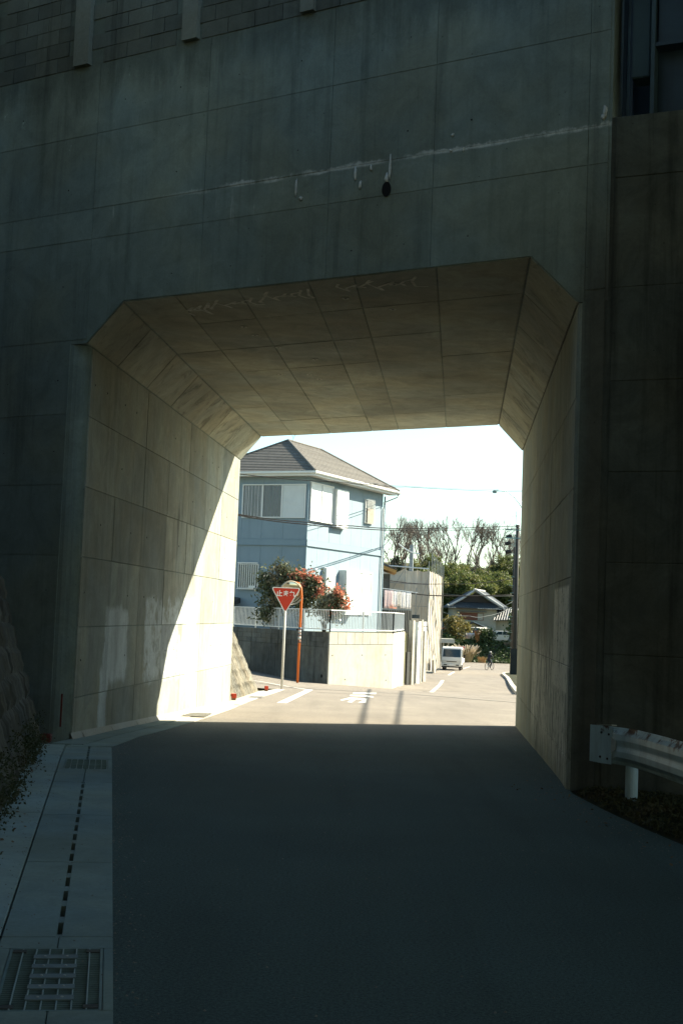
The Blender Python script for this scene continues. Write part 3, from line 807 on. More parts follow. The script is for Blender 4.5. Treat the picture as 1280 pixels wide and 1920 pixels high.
M_grass = leaf_mat('verge_grass', (.04, .055, .02), (.09, .08, .035), (.11, .08, .04))
M_nandina = leaf_mat('nandina_leaf', (.05, .075, .035), (.15, .16, .09), (.19, .17, .11), .25, .3)
M_berry = leaf_mat('nandina_red', (.50, .10, .07), (.56, .27, .17), None, .3)
M_ever = leaf_mat('evergreen_leaf', (.022, .042, .014), (.05, .075, .024), None, .25)
M_bamb = leaf_mat('bamboo_leaf', (.05, .075, .022), (.12, .14, .04), (.17, .155, .05), .4)
M_olive = leaf_mat('olive_leaf', (.07, .075, .025), (.14, .12, .035), (.17, .12, .04), .35)
M_bark = mk('bark', (.10, .085, .065), .9, .3, 5, rnd=.2)
M_twig = mk('twig', (.17, .135, .105), .9, .2, 5, rnd=.2)
M_dryg = leaf_mat('dry_grass', (.30, .22, .11), (.42, .33, .19), None, .4)
# weeds at the foot of the near slope
C_ = []
for k in range(150):
    s = random.uniform(2, 10.8); h = random.random()**2*.35; p = nslope(s, h, .05)
    if (Vector((p.x, p.y))-A).dot(NF) < .08: continue
    for _ in range(34): C_.append((p.x+random.gauss(0, .05), p.y+random.gauss(0, .07), max(.02, p.z+random.gauss(.02, .04))))
me = leaf_mesh('weeds', C_, .016, M_weed); o = bpy.data.objects.new('weeds', me); COL.objects.link(o)
tag(o, 'low dark weeds sprouting along the foot of the near stone slope', 'weeds', kind='stuff')

# ------------------------------------------------------------------ verge and guardrail
def vz(x, y): return .05*sm(0, .35, x-lerp_tab(VERGE, y))
b = MB(); yy = [-12+i*.5 for i in range(48)]+[12.1, 12.4, 12.7, 13.0]; nxx = 14
rowsv = []
for y in yy:
    l = lerp_tab(VERGE, y)-.03
    for i in range(nxx+1):
        x = l+(13-l)*(i/nxx)**2.2
        rowsv.append((x, y, vz(x, y)+.012*math.sin(x*7+y*5)*sm(0, .2, x-l)+G(x, y)-.012+.012*sm(0, .1, x-l)))
b.v = rowsv; w = nxx+1
b.f = [(j*w+i, j*w+i+1, (j+1)*w+i+1, (j+1)*w+i) for j in range(len(yy)-1) for i in range(nxx)]
tag(b.build('verge', M_verge, smooth=True), kind='structure')
C_ = []
for k in range(5200):
    y = random.uniform(5.5, 12.9); x = lerp_tab(VERGE, y)+abs(random.gauss(0, 1))*1.0+.03
    if (Vector((x, y))-C3).dot(Vector((RWD.y, -RWD.x))) < .05 and x > C3.x: continue
    if (Vector((x, y))-A).dot(NF) < .03: continue
    z = vz(x, y)
    for _ in range(3): C_.append((x+random.gauss(0, .02), y+random.gauss(0, .02), z+random.uniform(.005, .035)))
me = leaf_mesh('verge_grass', C_, .018, M_grass, 2.2); o = bpy.data.objects.new('verge_grass', me); COL.objects.link(o)
tag(o, 'short dull grass and dead leaves on the verge under the guardrail', 'grass', kind='stuff')

def rail_mat():
    N = NT('rail_paint')
    z = N.xyz()[2]
    dirt_ = N.ramp(N.noise(1, 5, .7, N.scale(5, 5, 1.5)), .35, .7, 1.0, .72)
    col = N.vscale((.50, .64, .66), dirt_)
    top = N.ramp(N.math('ADD', z, N.math('MULTIPLY', N.noise(14, 6, .8), .10)), .665, .715)
    rust = N.math('MULTIPLY', top, N.ramp(N.noise(5, 7, .8), .50, .56))
    chips = N.ramp(N.noise(16, 6, .8), .66, .69)
    rust = N.math('MAXIMUM', rust, N.math('MULTIPLY', chips, .8))
    col = N.mix(rust, col, N.mix(N.noise(40, 3), (.13, .045, .02), (.05, .03, .022)))
    return N.out(col, .5, N.noise(60, 4), .002, .4, spec=.4)
M_rail = rail_mat(); M_bolt = mk('bolt_steel', (.04, .04, .035), .6)
gr_ = thing('guardrail', 'weathered white steel guardrail with rusty top edge beside the dark abutment', 'guardrail', (2.45, 11.2, .15))
RPATH = [Vector(p) for p in ((2.395, 12.42), (2.50, 12.27), (2.59, 12.10), (2.66, 11.80), (2.70, 11.4), (2.725, 10.9), (2.75, 10.3), (2.85, 8.6), (3.05, 6.4), (3.35, 3.0), (3.7, -2))]
def rat(d):
    for a, c in zip(RPATH, RPATH[1:]):
        L_ = (c-a).length
        if d <= L_: break
        d -= L_
    t_ = (c-a).normalized(); n_ = Vector((t_.y, -t_.x)); n_ = n_ if n_.x < 0 else -n_
    return a+t_*min(d, L_), n_
def rsm(d):                              # averaged so that the bend is smooth
    P = [rat(max(0, d+k*.08)) for k in (-2, -1, 0, 1, 2)]; p = sum((q[0] for q in P), Vector((0, 0)))/5; n_ = sum((q[1] for q in P), Vector((0, 0))).normalized()
    return (rat(d)[0] if d < .16 else p), n_
# profile: (height, out towards the road)
prf = [(.0, .0), (.03, .012), (.07, .042), (.12, .046), (.150, .036), (.165, .034), (.180, .036), (.22, .046), (.27, .042), (.305, .012), (.33, .0)]
def rz_(d): return .35+d*.016
b = MB(); dist = [.27+i*.09 for i in range(110)]
for d in dist:
    p, rn_ = rsm(d); fl = sm(.24, .42, d)
    for h, o_ in prf:
        q = p+rn_*(o_*fl+.02*(1-fl)); hh = h+(random.uniform(-.008, .004) if h > .32 else 0); b.v.append((q.x, q.y, rz_(d)+hh))
    for h, o_ in prf[::-1]:
        q = p+rn_*(o_*fl+.02*(1-fl)-.006); b.v.append((q.x, q.y, rz_(d)+h))
w = len(prf)*2
b.f = [(j*w+i, j*w+(i+1) % w, (j+1)*w+(i+1) % w, (j+1)*w+i) for j in range(len(dist)-1) for i in range(w)]+[tuple(range(w))]
b.build('beam', M_rail, gr_, smooth=False)
def ep(d, h, o_): q, n_ = rsm(d); q = q+n_*o_; return Vector((q.x, q.y, rz_(d)+h))
rn = rsm(.2)[1]
lo = [ep(0, .0, .03), ep(.14, -.008, .032), ep(.30, -.006, .036), ep(.30, .335, .036), ep(.14, .332, .032), ep(.0, .33, .03)]
hi = [p_+Vector((rn.x, rn.y, 0))*.006 for p_ in lo]
b = MB(); b.loft(lo, hi); o = b.build('end_plate', M_rail, gr_)
for d, h in ((.15, .27), (.26, .26), (.14, .05), (.245, .04)):
    bb = MB(); bb.disc(ep(d, h, .040), (rn.x, rn.y, 0), .011, .008, 8); bb.build('bolt', M_bolt, o)
bb = MB(); bb.loft([ep(.301, .10, .044), ep(.301, .24, .044), ep(.38, .21, .044), ep(.38, .13, .044)], [ep(.301, .10, .048), ep(.301, .24, .048), ep(.38, .21, .048), ep(.38, .13, .048)]); bb.build('lug_plate', mk('lug', (.5, .52, .47), .5, .2, 20), gr_)
for d in (.42, 2.42, 4.42, 6.42, 8.42):
    p, n_ = rsm(d); p = p-n_*.10; z = .0
    b = MB(); b.tube([(p.x, p.y, z-.3), (p.x, p.y, rz_(d)+.20)], .057, 16); b.build('post', M_rail, gr_, smooth=False)
    b = MB(); c = rsm(d)[0]; b.bar((c.x-n_.x*.09, c.y-n_.y*.09, rz_(d)+.17), (c.x+n_.x*.01, c.y+n_.y*.01, rz_(d)+.17), .07, .10); b.build('bracket', M_rail, gr_)
b = MB(); b.loft([ep(.06, .334, .02), ep(.28, .338, .03), ep(.28, .334, -.03), ep(.1, .334, -.03)], [ep(.06, .340, .02), ep(.28, .350, .03), ep(.28, .346, -.03), ep(.1, .340, -.03)]); b.build('bent_lip', mk('lip', (.30, .29, .22), .6), gr_)

# ------------------------------------------------------------------ behind the camera: unseen masses added to darken the near side
bk = thing('shade_blocker', 'tall grey concrete viaduct wall behind the viewer, unseen, added to darken the near side', 'blocker', (0, -16, 0))
b = MB(); b.box(-30, 30, -20, -16, -.5, 13); b.build('wall', M_pil, bk)
hb = MB(); hb.prism([GP(-16, 3.0), GP(12.6, 3.0), GP(12.6, 14), GP(-16, 14)], 5.0, 11.5)
tag(hb.build('shade_bank', M_verge), kind='structure')  # unseen bank piled over the slope to cut skylight on the near side

# ------------------------------------------------------------------ road markings
M_line = mk('road_paint', (.62, .60, .54), .7, .12, 4, grain=.25, bscale=30, dirt=.25)
def ribbon(pts, wd, name, mat=None, dz=.006, th=None):
    b = MB(); P = []
    for p, q in zip(pts, pts[1:]):
        L_ = math.hypot(q[0]-p[0], q[1]-p[1]); n = max(1, int(L_/1.0))
        P += [(p[0]+(q[0]-p[0])*k/n, p[1]+(q[1]-p[1])*k/n) for k in range(n)]
    P.append(pts[-1]); n = len(P)
    for i, p in enumerate(P):
        a = Vector(P[min(i+1, n-1)])-Vector(P[max(i-1, 0)]); a.normalize(); s = Vector((-a.y, a.x))*wd/2
        for k in (-1, 1): x, y = p[0]+s.x*k, p[1]+s.y*k; b.v.append((x, y, G(x, y)+dz))
    b.f = [(2*i, 2*i+2, 2*i+3, 2*i+1) for i in range(n-1)]
    return tag(b.build(name, mat or M_line), kind='structure')
ribbon([(-1.2, 30.9), (-.78, 42.6)], .22, 'road_edge_line')
ribbon([(-.86, 42.6), (-1.5, 44.4), (-2.6, 45.75), (-13, 47.6)], .15, 'road_edge_line', dz=.007)
ribbon([(3.1, 46.0), (6.05, 75.5)], .17, 'road_edge_line')
ribbon([(7.65, 90.5), (9.9, 112)], .17, 'road_edge_line')
ribbon([(12.2, 128), (13.4, 134)], .15, 'road_edge_line')
ribbon([(-13, 46.3), (-2.6, 44.9), (2.57, 42.15), (5.12, 38.3), (9, 33.0)], .22, 'drain_cover_line', mk('cover_line', (.26, .24, .20), .85, .2, 5))
ribbon([(-13, 46.05), (-2.6, 44.65), (2.5, 41.9), (5.0, 38.05), (9, 32.75)], .10, 'road_joint', mk('tar_joint', (.06, .055, .045), .9))
ribbon([(-.5, 40.2), (.6, 39.7), (1.4, 39.8)], .10, 'road_joint', MC['tar_joint'])
ribbon([(2.5, 58), (9, 54)], .08, 'road_joint', MC['tar_joint'])
# worn painted characters before the junction, as far as they have survived
def ppoly(pts, name='painted_stroke', dz=.008):
    b = MB(); P = [gp(*p) for p in pts]; b.add([(p.x, p.y, G(p.x, p.y)+dz) for p in P], [tuple(range(len(P)))])
    return b
zz = lambda x, y: (430+x*350/1280, 1230+y*350/1280)
pm = thing('road_lettering', 'worn white painted stop characters on the sunlit asphalt before the junction', 'road marking', (.7, 37, G(.7, 37)))
for pts in ([(850, 250), (1010, 254), (1000, 263), (845, 260)], [(826, 268), (930, 268), (985, 279), (988, 287), (900, 279), (826, 277)],
            [(758, 303), (825, 286), (945, 294), (940, 303), (830, 297), (770, 308)], [(838, 297), (868, 299), (838, 321), (808, 318)], [(905, 300), (940, 302), (935, 324), (880, 321), (905, 312)]):
    ppoly([zz(*p) for p in pts]).build('painted_stroke', M_line, pm)

# right kerb beyond the tunnel
kr = thing('road_kerb', 'pale concrete kerb curving along the far right side of the sunlit road', 'kerb', (10, 80, G(10, 80)))
kt = [(7.46, 55.4), (9.0, 69), (10.6, 83.5), (12.2, 98), (13.05, 105.3), (13.9, 111), (15.2, 117), (17.5, 121), (22, 123.5)]
for p, q in zip(kt, kt[1:]):
    kbox([p, q, (q[0]+.22, q[1]-.02), (p[0]+.22, p[1]-.02)], -.1, .13, 'kerbstone', M_sunslab, kr, .0)
b = MB(); 
for p, q in zip(kt, kt[1:]):
    b.add([(p[0]+.2, p[1], G(*p)+.12), (q[0]+.2, q[1], G(*q)+.12), (q[0]+8, q[1], G(*q)+.16), (p[0]+8, p[1], G(*p)+.16)], [(0, 1, 2, 3)])
tag(b.build('roadside_strip', M_verge), kind='structure')

# ------------------------------------------------------------------ garden retaining wall
M_gw = concrete('garden_wall_concrete', (.36, .35, .30), streak=.16, var=.14, rnd=.05, pits=.1)
M_gwd = concrete('garden_wall_dark', (.115, .115, .10), streak=.5, var=.35, rnd=.15, pits=.2)  # darker base colour for the left part of the wall
W0 = Vector((-.27, 52)); W1 = Vector((2.37, 56.2)); W2 = Vector((3.28, 64.5)); WL = W0+(Vector((-3.6, 57))-W0)*3.0; W3 = Vector((3.9, 72))
GWT = .90
gw = thing('retaining_wall', 'concrete garden retaining wall at the corner, dark left part and pale right part', 'retaining wall', (0, 53, -1))
inn = [W0+Vector((-.02, .3)), W1+Vector((-.25, .25)), W2+Vector((-.25, .0)), W3+Vector((-.25, 0))]
def wallseg(P, Q, name, mat, th=.06, z1=GWT, z0=-2.3, cuts=1, lip=0):
    d = (Q-P); L_ = d.length; d.normalize(); nrm = Vector((-d.y, d.x))
    if nrm.y < 0 and abs(nrm.y) > .2: nrm = -nrm
    elif abs(nrm.y) <= .2 and nrm.x > 0: nrm = -nrm
    for k in range(cuts):
        a = P+d*(L_*k/cuts+.006); b_ = P+d*(L_*(k+1)/cuts-.006)
        b = MB(); b.prism([a, b_, b_+nrm*th, a+nrm*th], z0, z1); o = b.build(name, mat, gw, bevel=.006)
    return nrm
n1 = wallseg(W0, W1, 'wall_panel', M_gw, cuts=1, z1=.42); wallseg(W0-Vector((0, .012)), W1-Vector((0, .012)), 'top_course', M_gw, cuts=8, z1=GWT, z0=.432)
n2 = wallseg(W1+(W2-W1).normalized()*.03, W2, 'wall_panel', M_gw, cuts=1, z1=.42); wallseg(W1+(W2-W1).normalized()*.03, W2, 'top_course', M_gw, cuts=5, z0=.432)
n0 = wallseg(W0+(WL-W0).normalized()*.02, WL, 'wall_panel', M_gwd, cuts=9, z1=.30); 
d0 = (WL-W0).normalized()
for r_ in range(3):
    z = .312+r_*.196
    for k in range(44):
        a = W0+d0*(.03+k*.4); b_ = a+d0*.39; off = Vector((-d0.y, d0.x)); off = off if off.y > 0 else -off
        dd = random.uniform(-.006, .008)
        b = MB(); b.prism([a-off*dd, b_-off*dd, b_+off*.06, a+off*.06], z, z+.188); b.build('block', M_gwd, gw)
b = MB(); b.prism([W0+Vector((0, .09)), W1+Vector((-.07, .02)), W2+Vector((-.07, 0)), W3+Vector((-.07, 0)), Vector((3.6, 78)), Vector((-14, 80)), WL+Vector((0, .09))], -2, .78)
tag(b.build('garden_soil', M_ground), kind='structure')
# weep holes
nf = Vector((W1-W0).normalized().to_tuple()); nfv = Vector((nf.y, -nf.x))
for t_, z in ((.05, -.0), (.50, -.0), (.88, 0.0), (.25, -.95), (.9, -1.05)):
    c = W0+(W1-W0)*t_; b = MB(); b.disc((c.x+nfv.x*.004, c.y+nfv.y*.004, z), (nfv.x, nfv.y, 0), .03, .004, 10); b.build('weep_hole', M_joint, gw)
ofd = Vector((-d0.y, d0.x)); ofd = -ofd if ofd.y > 0 else ofd
for t_, z in ((.45, -.82), (2.2, -.72)):
    c = W0+d0*t_; b = MB(); b.disc((c.x+ofd.x*.004, c.y+ofd.y*.004, z), (ofd.x, ofd.y, 0), .07, .004, 12); b.build('weep_hole', M_dark, gw)

# white railing on the wall
M_rwhite = mk('railing_white', (.66, .68, .66), .4, .05, 3, bd=.0005)
rail = thing('white_railing', 'white vertical-bar aluminium railing along the top of the garden retaining wall', 'railing', (0, 53, GWT))
def railing(P, Q, inset, bays, solid=None):
    d = (Q-P); L_ = d.length; d.normalize()
    zb_, zt = GWT+.10, GWT+.86
    MB().bar(V3(P, zt), V3(Q, zt), .045, .035).build('top_rail', M_rwhite, rail)
    MB().bar(V3(P, zb_), V3(Q, zb_), .045, .04).build('bottom_rail', M_rwhite, rail)
    for k in range(bays+1):
        c = P+d*(L_*k/bays); MB().bar(V3(c, GWT-.01), V3(c, zt+.0), .05, .05).build('post', M_rwhite, rail)
    n = int(L_/.115)
    for k in range(1, n):
        c = P+d*(L_*k/n); MB().bar(V3(c, zb_), V3(c, zt), .022, .022).build('bar', M_rwhite, rail)
ins = Vector((0, .10))
railing(W0+ins, W1+ins, 0, 2); railing(W1+ins, W2+Vector((-.08, 0)), 0, 4)
railing(W0+ins, W0+ins+d0*11.5, 0, 6)

# ------------------------------------------------------------------ blue house
HA = Vector((.437, .9)).normalized(); HB = Vector((-HA.y, HA.x)); HW = Vector((-1.56, 61.3))
PL, QL_ = 8.45, 5.05; EO = .6
M_blue = mk('blue_siding', (.205, .272, .312), .75, .06, 1.5, streak=.10, bd=.001)
M_blue2 = mk('blue_trim', (.19, .26, .30), .7, .06, 2)
M_hw = mk('house_white', (.66, .67, .64), .55, .05, 2)
M_shut = mk('shutter_white', (.60, .63, .62), .5, .06, 3, spec=.4)
M_glassd = mk('window_glass', (.05, .055, .06), .08, .1, 2, spec=.6)
M_curt = mk('curtain', (.42, .41, .42), .9, .15, 6, streak=.4)
M_roof = mk('roof_slate', (.135, .127, .112), .85, .2, 4, rnd=.12, bscale=25, grain=.2)
M_soff = mk('soffit_white', (.60, .58, .54), .7, .05, 3)
house = thing('blue_house', 'two-storey light blue house with grey hipped slate roof, white shutters and eaves', 'house', (HW.x, HW.y, .78))
def HP(p, q, z): v = HW+HA*p+HB*q; return Vector((v.x, v.y, z))
def hbox(p0, p1, q0, q1, z0, z1, name, mat, par=None, bev=0):
    b = MB(); V = [HP(p, q, z) for z in (z0, z1) for p, q in ((p0, q0), (p1, q0), (p1, q1), (p0, q1))]
    b.loft(V[:4], V[4:]); return b.build(name, mat, par or house, bevel=bev)
ZE = 8.1; ZA = 9.95; ZB0, ZB1 = 4.72, 4.98
hbox(0, PL, 0, QL_, .5, 8.0, 'wall', M_blue)
# siding panels with shallow joints; left face p=0 side (normal -HA), right face q=0 side (normal -HB)
def siding(face, edges, z0, z1):
    for a, b_ in zip(edges, edges[1:]):
        if face == 'L': hbox(-.014, -.001, a+.006, b_-.006, z0, z1, 'siding_panel', M_blue)
        else: hbox(a+.006, b_-.006, -.014, -.001, z0, z1, 'siding_panel', M_blue)
el = [.06, 1.24, 2.38, 3.46, 4.5, 5.0]; er = [.06, 1.1, 2.3, 3.5, 4.7, 5.9, 7.1, 8.39]
for z0, z1 in ((.6, ZB0-.01), (ZB1+.01, 7.98)): siding('L', el, z0, z1); siding('R', er, z0, z1)
hbox(-.06, -.015, -.06, QL_+.02, ZB0, ZB1, 'band', M_blue2); hbox(-.06, PL+.03, -.06, -.015, ZB0, ZB1, 'band', M_blue2)
hbox(-.085, -.016, -.085, QL_+.03, ZB0-.035, ZB0-.002, 'drip_flashing', MC['blue_trim']); hbox(-.085, PL+.05, -.085, -.016, ZB0-.035, ZB0-.002, 'drip_flashing', M_blue2)
hbox(-.04, .055, -.04, .055, .6, ZB0-.04, 'corner_trim', M_blue2); hbox(-.04, .055, -.04, .055, ZB1, 7.98, 'corner_trim', M_blue2)
# left face, upper window with curtains and roller shutter box
def frameL(q0, q1, z0, z1, name='window', dep=.07):
    o = hbox(-.02-dep*.3, -.013, q0, q1, z0, z1, name, M_glassd)
    fw_ = .05
    for a in ((q0-fw_, q1+fw_, z1, z1+fw_), (q0-fw_, q1+fw_, z0-fw_, z0), (q0-fw_, q0, z0, z1), (q1, q1+fw_, z0, z1)):
        hbox(-.02-dep, -.012, a[0], a[1], a[2], a[3], 'frame', M_hw, o)
    return o
w1 = frameL(.14, 3.40, 6.02, 7.50)
def curt(par, q0, q1, z0, z1, mat):
    b = MB(); n = 40
    for k in range(n+1):
        q = q0+(q1-q0)*k/n; p = -.038-.010*math.sin(k*1.7)-.005*math.sin(k*.9)
        b.v += [tuple(HP(p, q, z0)), tuple(HP(p, q, z1))]
    b.f = [(2*k, 2*k+2, 2*k+3, 2*k+1) for k in range(n)]; return b.build('curtain', mat, par, smooth=True)
curt(w1, 2.42, 3.36, 6.03, 7.49, M_curt); curt(w1, 1.38, 2.32, 6.03, 7.49, mk('curtain_grey', (.20, .20, .21), .9, .2, 6, streak=.4))
hbox(-.075, -.05, 2.33, 2.40, 6.02, 7.5, 'mullion', M_hw, w1); hbox(-.075, -.05, 1.30, 1.37, 6.02, 7.5, 'mullion', M_hw, w1)
sb = hbox(-.06, -.03, .16, 1.29, 6.02, 7.49, 'shutter', M_shut, w1)
b = MB()
for k in range(27):
    z = 6.04+k*.054; V = [HP(-.06, .17, z), HP(-.06, 1.28, z), HP(-.075, 1.28, z+.02), HP(-.075, .17, z+.02), HP(-.06, 1.28, z+.044), HP(-.06, .17, z+.044)]
    b.add(V, [(0, 1, 2, 3), (3, 2, 4, 5)])
b.build('shutter_slat', M_shut, w1)
# small barred window lower left
w2 = frameL(2.46, 3.46, 2.70, 3.76)
for k in range(9):
    q = 2.50+k*.115; hbox(-.16, -.135, q, q+.035, 2.62, 3.84, 'window_bar', M_hw, w2)
for z in (2.60, 3.82): hbox(-.165, -.13, 2.42, 3.50, z, z+.05, 'window_bar', M_hw, w2)
hbox(-.2, -.165, 2.5, 2.85, 2.64, 2.78, 'meter_plate', M_hw, w2)
# right face
def slats(par, p0, p1, z0, z1, q0=-.09, st=.055, vertical=False, mat=None):
    b = MB()
    if vertical:
        n = int((p1-p0)/st)
        for k in range(n):
            p = p0+(p1-p0)*k/n; b.loft([HP(p, q0, z0), HP(p+st*.5, q0, z0), HP(p+st*.5, q0-.03, z0), HP(p, q0-.03, z0)], [HP(p, q0, z1), HP(p+st*.5, q0, z1), HP(p+st*.5, q0-.03, z1), HP(p, q0-.03, z1)])
    else:
        n = int((z1-z0)/st)
        for k in range(n):
            z = z0+(z1-z0)*k/n; b.add([HP(p0, q0, z), HP(p1, q0, z), HP(p1, q0-.018, z+st*.35), HP(p0, q0-.018, z+st*.35), HP(p1, q0, z+st*.9), HP(p0, q0, z+st*.9)], [(0, 1, 2, 3), (3, 2, 4, 5)])
    return b.build('slat', mat or M_shut, par)
w3 = hbox(.10, 2.42, -.09, -.013, 5.92, 7.62, 'window', M_shut)
for p in (.08, 1.23, 2.38): hbox(p, p+.05, -.12, -.091, 5.90, 7.64, 'frame', M_hw, w3)
for z in (5.87, 7.62): hbox(.06, 2.45, -.13, -.012, z, z+.05, 'frame', M_hw, w3)
w4 = hbox(2.52, 3.80, -.26, -.013, 5.72, 7.58, 'shutter_box', M_shut); slats(w4, 2.54, 3.78, 5.76, 7.54, -.262)
w5 = hbox(6.15, 7.10, -.10, -.013, 6.22, 7.44, 'window', M_hw)
hbox(6.22, 7.03, -.12, -.101, 6.28, 7.38, 'pane', M_glassd, w5)
hbox(6.25, 7.0, -.16, -.14, 6.24, 6.98, 'bamboo_blind', mk('blind', (.36, .27, .17), .9, .2, 20), w5)
for k in range(7): hbox(6.2+k*.135, 6.225+k*.135, -.20, -.18, 6.2, 7.46, 'window_bar', M_hw, w5)
w6 = hbox(1.78, 2.80, -.10, -.013, 1.95, 3.72, 'window', M_glassd); hbox(1.75, 2.83, -.14, -.02, 3.7, 3.78, 'frame', M_hw, w6); slats(w6, 1.78, 2.80, 1.95, 3.72, -.20, .12, True, M_hw)
hbox(1.74, 1.78, -.24, -.013, 1.9, 3.76, 'frame', M_hw, w6)
w7 = hbox(3.55, 4.95, -.42, -.013, 1.60, 3.74, 'shutter_box', M_shut); slats(w7, 3.57, 4.93, 1.64, 3.70, -.422)
w8 = hbox(5.0, 7.15, -.10, -.013, 1.62, 3.70, 'window', M_shut)
for p in (4.98, 6.05, 7.12): hbox(p, p+.05, -.13, -.101, 1.60, 3.72, 'frame', M_hw, w8)
hbox(4.96, 7.19, -.14, -.012, 3.70, 3.76, 'frame', M_hw, w8)
# gutters, eaves, roof
p0_, p1_, q0_, q1_ = -EO, PL+EO+.1, -EO, QL_+EO
hq = (q1_-q0_)/2
rb = MB(); E_ = [HP(p0_, q0_, ZE), HP(p1_, q0_, ZE), HP(p1_, q1_, ZE), HP(p0_, q1_, ZE)]
Ra, Rb_ = HP(p0_+hq, q0_+hq, ZA), HP(p1_-hq, q0_+hq, ZA)
lowE = [v-Vector((0, 0, .06)) for v in E_]
rb.add(E_+[Ra, Rb_]+lowE, [(0, 1, 5, 4), (1, 2, 5), (2, 3, 4, 5), (3, 0, 4), (6, 7, 1, 0), (7, 8, 2, 1), (8, 9, 3, 2), (9, 6, 0, 3), (9, 8, 7, 6)])
roof = rb.build('roof', M_roof, house)
def courses(Pl, Pr, Al, Ar, n, par, mat):       # overlapping shingle courses on one roof plane
    nrm = (Pr-Pl).cross(Al-Pl).normalized(); nrm = nrm if nrm.z > 0 else -nrm
    for k in range(n):
        a, c = k/n, (k+1.12)/n; c = min(c, 1)
        l0, r0, l1, r1 = Pl.lerp(Al, a), Pr.lerp(Ar, a), Pl.lerp(Al, c), Pr.lerp(Ar, c)
        b = MB(); b.add([l0+nrm*.035, r0+nrm*.035, r1+nrm*.008, l1+nrm*.008, l0+nrm*.005, r0+nrm*.005], [(0, 1, 2, 3), (4, 5, 1, 0)])
        b.build('shingle_course', mat, par)
courses(E_[3], E_[0], Ra, Ra, 19, roof, M_roof); courses(E_[0], E_[1], Ra, Rb_, 19, roof, M_roof); courses(E_[1], E_[2], Rb_, Rb_, 19, roof, M_roof)
for P, Q in ((E_[0], Ra), (E_[1], Rb_), (Ra, Rb_), (E_[3], Ra)):
    MB().tube([P+Vector((0, 0, .04)), Q+Vector((0, 0, .04))], .06, 6).build('ridge_cap', M_roof, roof)
zs = ZE-.07
fa = [(p0_, p1_, q0_-.0, q0_+.03), (p0_, p0_+.03, q0_+.031, q1_)]
for a in fa: hbox(*a, ZE-.22, ZE-.065, 'fascia', M_hw)
hbox(p0_+.031, -.001, q0_+.031, q1_, ZE-.20, ZE-.18, 'soffit', M_soff); hbox(.0, p1_, q0_+.031, -.001, ZE-.201, ZE-.181, 'soffit', M_soff)
def gutter(P, Q, out):
    b = MB(); o = out*.0
    prof_ = [(0, .06), (0, -.02), (.03, -.06), (.09, -.06), (.12, -.02), (.12, .06), (.10, .06), (.10, -.01), (.08, -.04), (.04, -.04), (.02, -.01), (.02, .06)]
    A_ = [P+out*a+Vector((0, 0, c)) for a, c in prof_]; B_ = [Q+out*a+Vector((0, 0, c)) for a, c in prof_]
    b.loft(A_, B_); return b.build('gutter', M_hw, house)
a3 = Vector((HA.x, HA.y, 0)); b3 = Vector((HB.x, HB.y, 0))
gutter(HP(p0_-.1, q0_, zs), HP(p1_, q0_, zs), -b3); gutter(HP(p0_, q0_-.1, zs-.002), HP(p0_, q1_, zs-.002), -a3)
MB().tube([HP(p1_-.1, q0_-.06, zs-.05), HP(p1_-.25, q0_+.0, zs-.25), HP(PL-.1, -.10, ZE-.65), HP(PL-.1, -.08, ZE-1.0), HP(PL-.1, -.08, .8)], .04, 8).build('downpipe', M_hw, house)
MB().tube([HP(PL+.12, -.05, ZE-.3), HP(PL+.12, -.05, .8)], .045, 8).build('downpipe', mk('pipe_blue', (.26, .36, .42), .6), house)
an = MB()
for s_ in (-.25, 0, .22):
    an.tube([HP(p0_+hq+.5, q0_+hq, ZA), HP(p0_+hq+.5+s_, q0_+hq+s_*.5, ZA+.2), HP(p0_+hq+.5+s_*1.1, q0_+hq, ZA+.42)], .008, 4)
an.tube([HP(p0_+hq+.5+.3*math.cos(t_), q0_+hq, ZA+.38+.1*math.sin(t_)) for t_ in [k*.5 for k in range(7)]], .006, 4)
an.build('roof_wire', M_galv, house)
# small dark canopy at the far left of the lower floor
hc = MB(); hc.loft([HP(-.1, 3.3, 1.95), HP(-1.5, 3.1, 1.75), HP(-1.5, 5.0, 1.75), HP(-.1, 5.0, 1.95)], [HP(-.1, 3.3, 2.2), HP(-1.5, 3.1, 1.80), HP(-1.5, 5.0, 1.80), HP(-.1, 5.0, 2.35)]); hc.build('canopy', mk('canopy_dark', (.05, .05, .045), .8), house)

# ------------------------------------------------------------------ nandina shrubs behind the railing
def shrub(name, label, stems, clumps, reds, nleaf, size, group=None, base=(0, 0, 0), nred=34):
    t = thing(name, label, 'shrub', base, 0, group)
    b = MB()
    for s in stems: b.tube(s, .025, 5, .008)
    b.build('stem', M_bark, t, smooth=True)
    C_ = []
    for (c, r, w) in clumps:
        n = int(nleaf*w); q = RNG.normal(size=(n, 3)); q /= np.linalg.norm(q, axis=1)[:, None]; q *= (RNG.random((n, 1))**.45)
        C_.append(np.array(c)+q*np.array(r)+RNG.normal(size=(n, 3))*.10*(1+RNG.random((n, 1))**4*1.5))
    C_ = np.concatenate(C_)-np.array(base)
    me = leaf_mesh('foliage', C_, size, M_nandina, 2.4, .2); o = bpy.data.objects.new('foliage', me); COL.objects.link(o); o.parent = t
    C_ = np.concatenate([np.array(c)+RNG.normal(size=(nred, 3))*np.array(r) for c, r in reds])-np.array(base)
    me = leaf_mesh('red_cluster', C_, size*1.2, M_berry, 1.8); o = bpy.data.objects.new('red_cluster', me); COL.objects.link(o); o.parent = t; o['kind'] = 'stuff'
def ap(px, py, Y): return tuple(at(px, py, Y))
Y = 56.0
